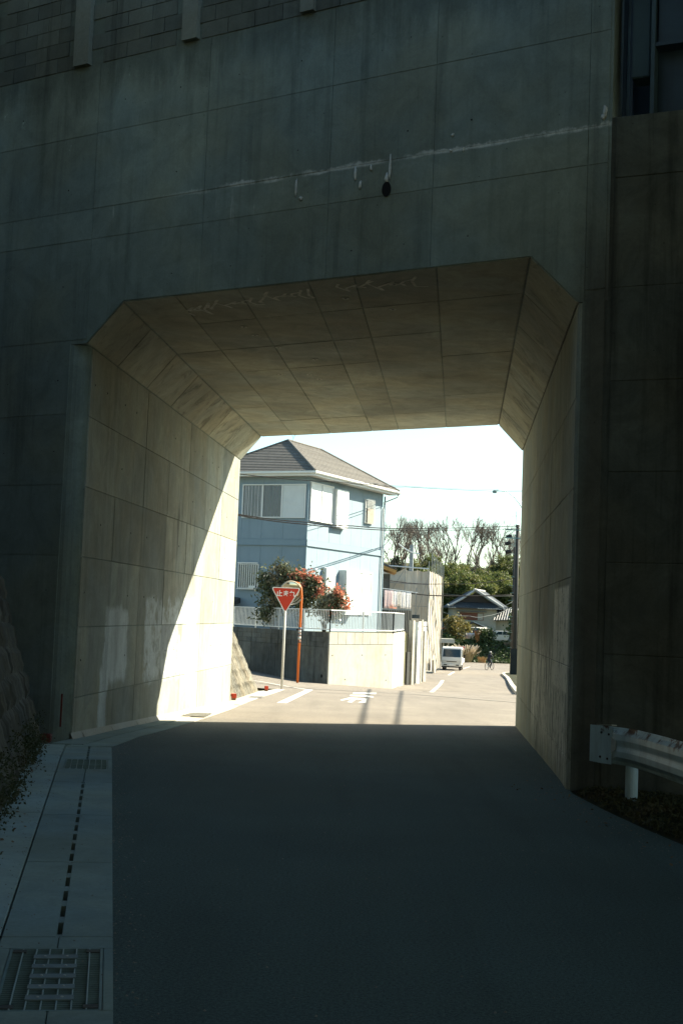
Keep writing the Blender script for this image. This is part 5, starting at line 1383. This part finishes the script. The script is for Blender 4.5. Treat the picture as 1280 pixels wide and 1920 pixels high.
# ------------------------------------------------------------------ tiled house on the terrace
M_jw = mk('render_beige', (.30, .285, .225), .9, .1, 1); M_tile = mk('roof_tile', (.05, .058, .062), .55, .15, 3, rnd=.1, spec=.5); M_tilel = mk('ridge_and_lit_tile', (.36, .36, .34), .5, .1, 5, spec=.5)  # pale tile: ridges, plus ribs on sunlit slopes with that light in the colour
M_wood = mk('brown_wood', (.15, .06, .035), .8, .2, 6)
jh = thing('tiled_house', 'traditional two-storey house with grey ribbed tile roofs and brown window shutters on the terrace', 'house', (17, 166, TERR))
def jb(x0, x1, y0, y1, z0, z1, name, mat, par=None, bev=0): return MB().box(x0, x1, y0, y1, z0, z1).build(name, mat, par or jh, bevel=bev)
Yf = 165.0
jb(14.2, 19.55, Yf, Yf+7, TERR-.1, 3.05, 'wall', M_jw); jb(19.56, 23, Yf+.6, Yf+6, TERR-.1, 2.0, 'wall', M_jw)
jw_ = jb(15.05, 18.0, Yf-.06, Yf-.01, 1.55, 2.45, 'window', M_wood)
for k, c in enumerate((M_wood, M_wood, M_wood, M_jw)):
    jb(15.1+k*.72, 15.1+k*.72+.66, Yf-.10, Yf-.061, 1.6, 2.4, 'pane', c, jw_)
jb(14.7, 18.3, Yf-.5, Yf-.01, 2.56, 2.66, 'window_hood', M_tile)
def ribroof(P0, P1, T0, T1, name, nr, thick=.10, col=M_tilel):
    """roof plane with raised tile ribs running from eave P to top T"""
    nrm = (P1-P0).cross(T0-P0).normalized(); nrm = nrm if nrm.z > 0 else -nrm
    b = MB(); b.loft([P0, P1, T1, T0], [v+nrm*thick for v in (P0, P1, T1, T0)]); o = b.build(name, M_tile, jh)
    for k in range(nr+1):
        a = k/nr; p, q = P0.lerp(P1, a)+nrm*(thick+.02), T0.lerp(T1, a)+nrm*(thick+.02); MB().tube([p, q], .05, 6).build('tile_rib', col, o)
    return o
# hip skirt of the upper roof and the gable, its sunlit slope given paler ribs
ex0, ex1 = 13.5, 20.3; ze = 2.95
ribroof(Vector((ex0, Yf-.9, ze)), Vector((ex1, Yf-.9, ze)), Vector((ex0+1.6, Yf+.9, ze+.95)), Vector((ex1-1.6, Yf+.9, ze+.95)), 'roof', 26, .1, M_tile)
ribroof(Vector((ex1, Yf-.9, ze)), Vector((ex1+2.0, Yf+7.9, ze)), Vector((16.7, Yf-.1, 5.15)), Vector((18.9, Yf+7.9, 5.15)), 'roof', 8)
ribroof(Vector((ex0, Yf-.9, ze)), Vector((ex0, Yf+7.9, ze)), Vector((16.9, Yf+.9, 5.15)), Vector((16.9, Yf+7.9, 5.15)), 'roof', 9, .1, M_tile)
MB().loft([Vector((15.0, Yf+.2, 3.75)), Vector((18.9, Yf+.2, 3.75)), Vector((16.9, Yf+.2, 4.95))], [Vector((15.0, Yf+.4, 3.75)), Vector((18.9, Yf+.4, 3.75)), Vector((16.9, Yf+.4, 4.95))]).build('gable', mk('gable_dark', (.035, .03, .025), .9), jh)
for P in ([(15.6, Yf-.2, 5.62), (16.9, Yf-.2, 5.32), (18.6, Yf-.5, 4.25), (20.3, Yf-.9, 3.2)], [(16.9, Yf-.1, 5.3), (15.3, Yf-.3, 4.15), (13.6, Yf-.8, 3.2), (13.4, Yf-.9, 3.35)], [(16.7, Yf-.3, 5.32), (18.9, Yf+7.9, 5.32)]):
    P = P if P[0][0] != 15.6 else P[1:]
    MB().tube(P, .13, 8).build('ridge_tile', M_tilel, jh)
for k in range(15): MB().disc((17.2+k*.2, Yf-.93, ze+.06), (0, -1, 0), .07, .03, 10).build('eave_tile', M_tilel, jh)
for k in range(5): MB().disc((13.6+k*.2, Yf-.93, ze+.06), (0, -1, 0), .07, .03, 10).build('eave_tile', M_tilel, jh)
# lower wing roof at right, ribs in the paler sunlit colour
ribroof(Vector((19.2, Yf-.6, 1.55)), Vector((22.6, Yf-.6, 1.75)), Vector((19.9, Yf+1.6, 2.95)), Vector((23.0, Yf+1.6, 3.1)), 'roof', 11)
jb(19.6, 24, Yf+1.7, Yf+5, 3.02, 3.3, 'ridge_band', M_tile)
# entrance gable, right-hand ribs in the paler sunlit colour
ribroof(Vector((14.6, Yf-1.6, .35)), Vector((14.6, Yf-.05, .35)), Vector((16.6, Yf-1.6, 1.25)), Vector((16.6, Yf-.05, 1.25)), 'roof', 3, .08, M_tile)
ribroof(Vector((19.4, Yf-1.6, .15)), Vector((19.4, Yf-.05, .15)), Vector((16.6, Yf-1.6, 1.25)), Vector((16.6, Yf-.05, 1.25)), 'roof', 3, .08)
MB().loft([Vector((15.3, Yf-1.4, -.3)), Vector((19.0, Yf-1.4, -.3)), Vector((19.0, Yf-1.4, .2)), Vector((16.6, Yf-1.4, 1.15)), Vector((15.3, Yf-1.4, .55))], [Vector((15.3, Yf-1.2, -.3)), Vector((19.0, Yf-1.2, -.3)), Vector((19.0, Yf-1.2, .2)), Vector((16.6, Yf-1.2, 1.15)), Vector((15.3, Yf-1.2, .55))]).build('porch_gable', mk('porch', (.20, .17, .10), .9), jh)
jb(13.2, 14.15, Yf+.5, Yf+6, TERR, 1.7, 'annex', mk('annex_dark', (.06, .075, .085), .8)); jb(13.45, 13.65, Yf+.42, Yf+.49, .7, 1.3, 'annex_window', M_swh)

# ------------------------------------------------------------------ trees
def bare_proto(seed, h):
    random.seed(seed); tr, cr = MB(), MB()
    def grow(p, d, L_, r, lv):
        n = 3; pts = [p]; q = p.copy(); dd = d.copy()
        for i in range(n):
            dd = (dd+Vector((random.gauss(0, .11), random.gauss(0, .11), .06+random.gauss(0, .05)))).normalized(); q = q+dd*L_/n; pts.append(q.copy())
        (tr if lv == 0 else cr).tube(pts, max(r, .016), 5 if lv < 2 else 3, max(r*.62, .011), caps=False)
        if lv >= 5 or r < .008: return
        k = 3 if lv < 4 else 3
        for i in range(k):
            a = random.uniform(0, 6.28); sp = random.uniform(.28, .62); o_ = Vector((math.cos(a), math.sin(a), 0))
            bp = pts[-1] if i < 2 else pts[-2]
            grow(bp, (dd+o_*sp).normalized(), L_*random.uniform(.62, .82), r*.60, lv+1)
    grow(Vector((0, 0, 0)), Vector((0, 0, 1)), h*.30, .16, 0)
    return tr, cr
PRO = {}
def make_tree(kind, name, label, cat, group, builder):
    t = thing(name, label, cat, (0, 0, 0), 0, group); builder(t); return t
def b_bare(seed, h):
    def f(t):
        tr, cr = bare_proto(seed, h); tr.build('trunk', M_twig, t); cr.build('crown', M_twig, t)
    return f
def crown_pts(h, rx, rz, nc_, per, cz, cone=0, spread=.5):
    P = []
    for k in range(nc_):
        u = RNG.random()*2*math.pi; v = RNG.random()**.5; zf = RNG.uniform(-1, 1)
        rad = math.sqrt(max(0, 1-zf*zf))*(1-cone*(zf+1)/2); c = np.array([math.cos(u)*rx*rad*v, math.sin(u)*rx*rad*v, cz+zf*rz])
        P.append(c+RNG.normal(size=(per, 3))*np.array([spread, spread, spread*.7]))
    return np.concatenate(P)
def b_leafy(h, rx, rz, nc_, per, size, mat, cone=0, droop=.2, spread=.5, asp=1.6, ub=0):
    def f(t):
        b = MB(); b.tube([(0, 0, 0), (.1, .05, h*.4), (0, 0, h*.8)], .16, 7, .04); 
        for k in range(5):
            a = k*1.3; b.tube([(0, 0, h*(.35+.08*k)), (math.cos(a)*rx*.6, math.sin(a)*rx*.6, h*(.5+.08*k))], .06, 5, .015)
        b.build('trunk', M_bark, t, smooth=True)
        me = leaf_mesh('crown', crown_pts(h, rx, rz, nc_, per, h*.58, cone, spread), size, mat, asp, droop, ub); o = bpy.data.objects.new('crown', me); COL.objects.link(o); o.parent = t
    return f
def b_bamboo(seed, h):
    def f(t):
        random.seed(seed); b = MB(); P = []
        for k in range(7):
            a = random.uniform(0, 6.28); lean = random.uniform(.6, 1.9); bx, by = random.gauss(0, .7), random.gauss(0, .7); hh = h*random.uniform(.8, 1.0)
            pts = [Vector((bx+math.cos(a)*lean*s*s, by+math.sin(a)*lean*s*s, hh*s-.6*max(0, s-.7)**1*3*s)) for s in [j/8 for j in range(9)]]
            b.tube(pts, .05, 5, .012)
            for j in range(2, 9):
                s = j/8; c = pts[j]
                for _ in range(5):
                    o_ = RNG.normal(size=3)*np.array([.55, .55, .3])*(1.25-s*.6); P.append(np.array(c)+o_+RNG.normal(size=(36, 3))*np.array([.26, .26, .2]))
        b.build('trunk', mk('culm', (.16, .19, .07), .6), t, smooth=True)
        me = leaf_mesh('crown', np.concatenate(P), .15, M_bamb, 2.6, .5); o = bpy.data.objects.new('crown', me); COL.objects.link(o); o.parent = t
    return f
ORD = ['', 'second', 'third', 'fourth', 'fifth', 'sixth', 'seventh', 'eighth', 'ninth', 'tenth', 'eleventh', 'twelfth', 'thirteenth', 'fourteenth', 'fifteenth', 'sixteenth', 'seventeenth', 'eighteenth']
def plant(protos, spots, phrase, group):
    """the first use of each prototype is the original, later ones are copies; labelled left to right"""
    made = {}; spots = sorted(spots, key=lambda q: q[0]/q[1])
    for i, (x, y, s, k) in enumerate(spots):
        if k not in made:
            nm, fn, cat = protos[k]; t = thing(nm, 'x', cat, (0, 0, 0)); fn(t); made[k] = t; index_children(t); o = t
        else: o = copy_tree(made[k])
        o.location = (x, y, hill(x, y)-.15); o.rotation_euler = (0, 0, (i*2.39) % 6.28); o.scale = (s*random.uniform(.92, 1.08),)*2+(s,)
        o['label'] = phrase+(', leftmost of them' if i == 0 else ', rightmost of them' if i == len(spots)-1 else ', %s from the left' % ORD[i]); o['category'] = protos[k][2]; o['group'] = group
random.seed(5)
bare = [('bare_tree', b_bare(21+k, 9.5), 'tree') for k in range(4)]
def bare_row(n, x0, x1, y, smin, smax, phrase):
    plant(bare, [(x0+(x1-x0)*(i+.5)/n+random.uniform(-.5, .5), y+random.uniform(-4, 4), random.uniform(smin, smax), (i*3+n) % 4) for i in range(n)], phrase, 'leafless trees along the hill top')
bare_row(14, 5, 31, 208, 1.0, 1.3, 'leafless winter tree in the front row on the skyline')
bare_row(18, 4, 33, 222, 1.05, 1.3, 'leafless winter tree in the back row on the skyline')
ever = [('evergreen_tree', b_leafy(7.5, 2.1, 2.8, 60, 60, .24, M_ever, .25, .1, .40), 'tree'), ('evergreen_tree', b_leafy(6, 2.2, 2.0, 55, 60, .22, M_ever, 0, .1, .42), 'tree')]
plant(ever, [(6+i*2.0+random.uniform(-.7, .7), random.uniform(197, 204), random.choice([.55, .7, .8, .95]), i % 2) for i in range(13)], 'dark evergreen tree standing between the bamboo and the bare trees', 'dark evergreens on the hillside')
plant(ever, [(4+i*2.6, 214+random.uniform(-3, 3), .62, i % 2) for i in range(12)], 'dark evergreen seen through the leafless trees', 'dark evergreens on the hillside')
bam = [('bamboo_clump', b_bamboo(31+k, (9, 8, 8.5, 9.5)[k]), 'bamboo') for k in range(4)]
for row, (y, n, ph) in enumerate(((178, 12, 'lowest row just behind the tiled house'), (184, 12, 'second row up the slope'), (191, 12, 'third row up the slope'), (198, 11, 'highest row below the evergreens'))):
    plant(bam, [(9.2+i*1.75+random.uniform(-.7, .7)+row*.5, y+random.uniform(-2, 2), random.choice([.55, .72, .88, 1.0]), (i*3+row) % 4) for i in range(n)], 'drooping bamboo clump in the '+ph, 'bamboo clumps behind the tiled house')
for k, (x, y, s_) in enumerate(((-12, 190, 1.4), (-7, 200, 1.3), (36, 186, 1.4), (41, 194, 1.5), (47, 200, 1.4))):
    fn = b_leafy(7.5, 2.6, 3.0, 60, 60, .26, M_ever, .2, .1, .5) if k == 0 else None
    if k == 0: t0_ = thing('evergreen_tree', 'x', 'tree'); fn(t0_); index_children(t0_); t = t0_
    else: t = copy_tree(t0_)
    t.location = (x, y, hill(x, y)-.2); t.scale = (s_,)*3; t['category'] = 'tree'; t['label'] = 'broad evergreen at the edge of the wooded hill, %s from the left' % ['first', 'second', 'third', 'fourth', 'fifth'][k]
def single(nm, label, cat, x, y, z, fn, s=1):
    t = thing(nm, label, cat, (0, 0, 0)); fn(t); t.location = (x, y, z); t.scale = (s,)*3; return t
single('round_bush', 'large rounded olive-green bush left of the white van below the tiled house', 'bush', 13.6, 153.5, -1.9, b_leafy(3.6, 1.75, 1.5, 60, 70, .17, M_olive, 0, .1, .35))
single('garden_bush', 'low dark leafy bush in front of the white van on the bank', 'bush', 16.9, 153.0, -1.6, b_leafy(2.2, 1.3, .7, 40, 60, .16, M_ever, 0, .1, .3))
single('garden_bush', 'dark bush at the left foot of the round olive bush', 'bush', 12.6, 151.5, -2.3, b_leafy(2.0, 1.1, .8, 30, 60, .16, M_ever, 0, .1, .3))
lt = thing('leaning_tree', 'dark tree leaning right beside the utility pole above the bank', 'tree', (19.4, 154, -1.2))
b = MB(); b.tube([(19.0, 154, -2.0), (19.9, 154, -.4), (21.0, 154, 1.2), (21.6, 154, 2.0)], .17, 8, .09); b.build('trunk', M_bark, lt, smooth=True)
me = leaf_mesh('crown', np.concatenate([np.array((1.9+RNG.normal()*.75, RNG.normal()*.7, 1.9+RNG.normal()*.75))+RNG.normal(size=(60, 3))*.32 for _ in range(45)]), .2, M_ever, 1.6); o = bpy.data.objects.new('crown', me); COL.objects.link(o); o.parent = lt
# tangled bank, fence pickets, pampas grass
C_ = []
for k in range(9000):
    x = random.uniform(6, 27); y = random.uniform(147.5, 153); C_.append((x, y, hill(x, y)+random.uniform(-.02, .30)))
me = leaf_mesh('bank_scrub', C_, .18, M_ever, 1.6); o = bpy.data.objects.new('bank_scrub', me); COL.objects.link(o); tag(o, 'tangled dark scrub covering the bank across the road', 'scrub', kind='stuff')
pf = thing('picket_fence', 'short dark wooden pickets on the bank at the right below the white car', 'fence', (20.5, 151.5, -1.6))
for k in range(13): MB().box(19.0+k*.22, 19.12+k*.22, 151.8, 151.86, -1.9, -.75+random.uniform(-.06, .06)).build('picket', mk('picket_wood', (.10, .085, .06), .9), pf)
def pampas(x, y, n, h, spread, label, mat, plume=True):
    t = thing('pampas_grass' if plume else 'dry_grass_tuft', label, 'grass', (x, y, hill(x, y)-.06)); b, pl = MB(), MB(); z0 = hill(x, y)-.06
    for k in range(n):
        a = random.uniform(0, 6.28); l = random.uniform(.1, .5)*h*spread; hh = h*random.uniform(.65, 1); r0 = random.uniform(0, .5)*spread
        bx, by = x+math.cos(a)*r0, y+math.sin(a)*r0
        tip = Vector((bx+math.cos(a)*l, by+math.sin(a)*l, z0+hh)); mid = Vector((bx+math.cos(a)*l*.35, by+math.sin(a)*l*.35, z0+hh*.6))
        b.tube([(bx, by, z0), mid, tip], .012, 3, .006)
        if plume and k % 3 == 0: pl.tube([mid.lerp(tip, .6), tip, tip+Vector((math.cos(a)*.08, math.sin(a)*.08, .12))], .05, 5, .03)
    o = tag(b.build('blades', mat, t), kind='stuff')
    if plume: tag(pl.build('plumes', mk('plume', (.55, .45, .32), .9), t), kind='stuff')
M_drys = mk('dry_stalk', (.30, .24, .13), .9, .2, 8)
pampas(14.1, 147.2, 260, 1.9, 1.5, 'clump of pale pampas grass plumes at the foot of the dark bank', M_drys)
pampas(16.0, 147.3, 160, .8, .8, 'low tuft of orange dry grass beside the pampas clump', mk('dry_orange', (.42, .27, .12), .9), False)
pampas(16.0, 152.2, 150, 1.5, .5, 'upright rust-brown dry shrub on top of the bank', mk('rust_shrub', (.35, .16, .06), .9), False)
# neighbours beyond the frame edges so that the place goes on
for k, (x, y, w_, d_, h_) in enumerate(((-26, 62, 9, 8, 6.2), (-30, 88, 10, 9, 6.8), (22, 62, 9, 10, 6.0))):
    z0 = hill(x, y)-.3; t = thing('neighbour_house', ['cream house with dark roof along the side road', 'pale grey house with dark roof further up the side road', 'beige house with dark roof on the right of the road'][k], 'house', (x, y, z0))
    MB().box(x-w_/2, x+w_/2, y-d_/2, y+d_/2, z0, z0+h_).build('wall', M_gw, t)
    rf = MB(); e = .5; zt = z0+h_; P = [Vector((x-w_/2-e, y-d_/2-e, zt)), Vector((x+w_/2+e, y-d_/2-e, zt)), Vector((x+w_/2+e, y+d_/2+e, zt)), Vector((x-w_/2-e, y+d_/2+e, zt))]
    a_, c_ = Vector((x-w_/4, y, zt+1.8)), Vector((x+w_/4, y, zt+1.8)); rf.add(P+[a_, c_], [(0, 1, 5, 4), (1, 2, 5), (2, 3, 4, 5), (3, 0, 4), (3, 2, 1, 0)]); rf.build('roof', M_roof, t)
    for j in range(3):
        wx = x-w_/2+1+j*(w_-2.5)/2
        for zz_ in (1.0, 3.8):
            o = MB().box(wx, wx+1.3, y-d_/2-.05, y-d_/2-.01, z0+zz_, z0+zz_+1.2).build('window', M_glassd, t)

# ------------------------------------------------------------------ utility poles, street lamp, cables
M_upole = mk('utility_pole', (.04, .04, .035), .85, .15, 3); M_cable = mk('cable', (.012, .012, .012), .95, spec=.05); M_cabl2 = mk('cable_grey', (.10, .11, .11), .9, spec=.1)
up_ = thing('utility_pole', 'tall concrete utility pole with cables, steps and crossarms at the right kerb', 'utility pole', (13.0, 98, -2.4))
MB().tube([(13.0, 98, -2.6), (13.0, 98, 8.7)], .21, 14, .13).build('pole', M_upole, up_, smooth=True)
MB().tube([(12.86, 98, 8.5), (12.86, 98, 9.7)], .02, 6).build('lightning_rod', M_galv, up_); MB().bar((12.5, 98, 9.3), (12.9, 98, 9.35), .03, .03).build('rod_arm', M_galv, up_)
for z in (8.3, 7.7): MB().bar((12.1, 97.9, z), (13.7, 97.9, z), .07, .07).build('crossarm', M_galv, up_)
for k in range(24): z = -1.5+k*.4; MB().bar((13.0+(.22 if k % 2 else -.22), 97.9, z), (13.0+(.36 if k % 2 else -.36), 97.9, z), .018, .018).build('step_bolt', M_galv, up_)
for z in (5.8, 3.2, 1.0, .2, -.6): MB().tube([(13.0-.2, 98, z), (13.2, 98, z)], .205-.004*z, 12).build('band', M_galv, up_) if False else MB().disc((13, 98, z), (0, 0, 1), .205-.007*(z+2.4), .06, 14).build('band', M_galv, up_)
MB().box(12.72, 12.78, 97.75, 98.0, -2.0, -.7).build('guard_strip', mk('guard_yellow', (.30, .28, .08), .7), up_); MB().box(12.70, 13.3, 97.72, 97.76, -2.3, -.4).build('guard_sheet', mk('guard_dark', (.02, .025, .022), .8), up_)
MB().box(13.3, 13.42, 97.8, 98.0, -1.7, -.9).build('meter_box', M_cw, up_)
u2 = thing('utility_pole', 'slimmer dark pole with three transformers just left of the tall utility pole', 'utility pole', (13.2, 106, -2.6))
ux = at(961, 1130, 106).x
MB().tube([(ux, 106, -2.8), (ux, 106, 7.5)], .11, 12, .08).build('pole', M_upole, u2, smooth=True)
for x, z in ((at(953, 998, 106).x, 8.3), (at(951, 1010, 106).x, 7.75), (at(952, 1023, 106).x, 7.1)):
    b = MB(); b.tube([(x-.22, 105.8, z-.05), (x+.22, 105.8, z+.05)], .15, 10); b.build('transformer', M_blk, u2, bevel=.02)
    MB().bar((x, 105.9, z+.1), (ux, 105.9, z-.2), .03, .03).build('arm', M_galv, u2)
MB().bar((ux, 106, 7.4), (ux, 106, 8.5), .05, .05).build('arm', M_galv, u2)
for k in range(10):
    z = -.5+k*.62; MB().bar((ux-.35+.1*math.sin(k*3), 105.8, z), (ux+.3, 105.8, z+.1*math.cos(k*2)), .025, .03).build('bracket', M_galv, u2)
lamp = thing('street_lamp', 'slender street lamp on a long curved arm high beside the tunnel edge', 'street lamp', (13.1, 95, 8.7))
ar = [at(978, 953, 97), at(972, 943, 96.6), at(963, 932, 96.2), at(953, 924, 95.8), at(945, 920.5, 95.4), at(935, 919, 95), at(929, 919.5, 94.8)]
MB().tube(ar, .03, 6).build('arm', M_galv, lamp, smooth=True); b = MB(); b.disc(at(927, 921.5, 94.6)-Vector((0, 0, .12)), (0, 0, 1), .24, .2, 14, .7); b.build('lamp_head', M_galv, lamp, bevel=.04)
def cable(px, label, r=.02, mat=None, sag=0, name='overhead_cable'):
    P = [at(*p) for p in px]; Q = []
    for i, (p, q) in enumerate(zip(P, P[1:])):
        for k in range(6):
            t_ = k/6; v = p.lerp(q, t_); v.z -= sag*4*t_*(1-t_); Q.append(v)
    Q.append(P[-1]); o = MB().tube(Q, r, 5).build(name, mat or M_cable, smooth=True); tag(o, label, 'cable', 'overhead cables')
cable([(380, 954, 44), (445, 964, 46), (574, 979, 54), (660, 986, 60), (760, 991, 69), (975, 986, 98)], 'thick black cable crossing the blue house front to the tall pole, upper of a pair', .022, sag=.04)
cable([(380, 956, 44), (445, 966, 46), (574, 983, 54), (660, 990, 60), (760, 994, 69), (975, 991, 98)], 'thick black cable crossing the blue house front to the tall pole, lower of a pair', .022, sag=.04)
cable([(380, 881, 46), (450, 889, 48), (645, 904, 59), (700, 908, 63), (760, 913, 69), (980, 922, 97)], 'thin cable running just under the blue house eaves across the sky', .016, sag=.05)
cable([(600, 899, 56), (700, 906, 62), (760, 911, 68), (930, 918, 95), (1010, 919, 100)], 'faint grey cable high in the pale sky above the distant trees', .014, M_cabl2, .04)
cable([(690, 1081, 80), (827, 1095, 90), (965, 1084, 98)], 'dark cable crossing the sheeted building below its top edge', .022, sag=.15)
cable([(763, 1111, 84), (827, 1117, 90), (963, 1115, 98)], 'thick dark cable running from the laundry to the poles', .04, sag=.05)
cable([(827, 1113, 95), (965, 1117, 99)], 'thin pale cable above the tiled house roof', .014, M_cabl2, .1)
cable([(827, 1147, 95), (880, 1155, 97), (912, 1155, 99), (958, 1139, 105)], 'pale sagging cable in front of the tiled house', .022, M_cabl2, .1)
cable([(905, 1141, 103), (960, 1128, 105)], 'short pale service cable beside the lower tiled roof', .016, M_cabl2, .25)
# cable bundles overhead, right of the tunnel, whose shadows cross the sunlit road
KS = Vector((SD.x, SD.y))/SD.z
for k, (pa, pb, r) in enumerate((((690, 1300), (677, 1357), .032), ((752, 1298), (743, 1357), .028))):
    a_, c_ = gp(*pa), gp(*pb); P = []
    for t_ in (-.35, -.1, .15, .4, .7, 1.0, 1.25):
        q = a_.lerp(c_, t_); h_ = 6.6+.25*math.sin(t_*3+k*2); P.append((q.x+KS.x*h_, q.y+KS.y*h_, G(q.x, q.y)+h_))
    tag(MB().tube(P, r, 6).build('overhead_cable', M_cable, smooth=True), ['heavy cable bundle over the right side of the road past the tunnel', 'second heavy cable bundle further right past the tunnel'][k], 'cable', 'overhead cables')

# ------------------------------------------------------------------ grit and leaf litter
M_grit = mk('grit', (.20, .19, .16), .9, .4, 40)
b = MB(); random.seed(3)
def grit(x, y, z, r):
    V = [(x+r*random.uniform(.7, 1)*math.cos(a), y+r*random.uniform(.7, 1)*math.sin(a), z) for a in (.3, 1.6, 2.9, 4.1, 5.3)]
    b.add(V+[(x, y, z+r*.8)], [(k, (k+1) % 5, 5) for k in range(5)])
for k in range(1500):
    y = random.uniform(5, 24); c = random.random()
    if c < .35: x = road_l(y)+abs(random.gauss(0, .10))
    elif c < .75: x = road_r(y)-abs(random.gauss(0, .22))-.02
    else: x = random.uniform(road_l(y), road_r(y))
    grit(x, y, G(x, y), random.uniform(.003, .009))
for k in range(300):
    s_, w_ = random.uniform(0, 10), random.choice([random.uniform(.5, .6), random.uniform(0, .85)]); p = GP(s_, w_); grit(p.x, p.y, .012 if w_ > .53 else .004, random.uniform(.003, .007))
tag(b.build('grit', M_grit), 'scattered grit and tiny stones along the road edges and gutter', 'grit', kind='stuff')
M_litter = leaf_mat('litter', (.10, .06, .03), (.20, .13, .06), None, .2)
C_ = []
for k in range(260):
    if random.random() < .5: s_, w_ = random.uniform(1, 10.4), .82-abs(random.gauss(0, .10)); p = GP(s_, w_); C_.append((p.x, p.y, .02))
    else: y = random.uniform(6, 14); x = lerp_tab(VERGE, y)-.05-abs(random.gauss(0, .25)); C_.append((x, y, .008))
me = leaf_mesh('leaf_litter', C_, .022, M_litter, 1.5, 0, 4); o = bpy.data.objects.new('leaf_litter', me); COL.objects.link(o)
tag(o, 'dry brown leaves blown against the slope foot and the verge edge', 'leaves', kind='stuff')
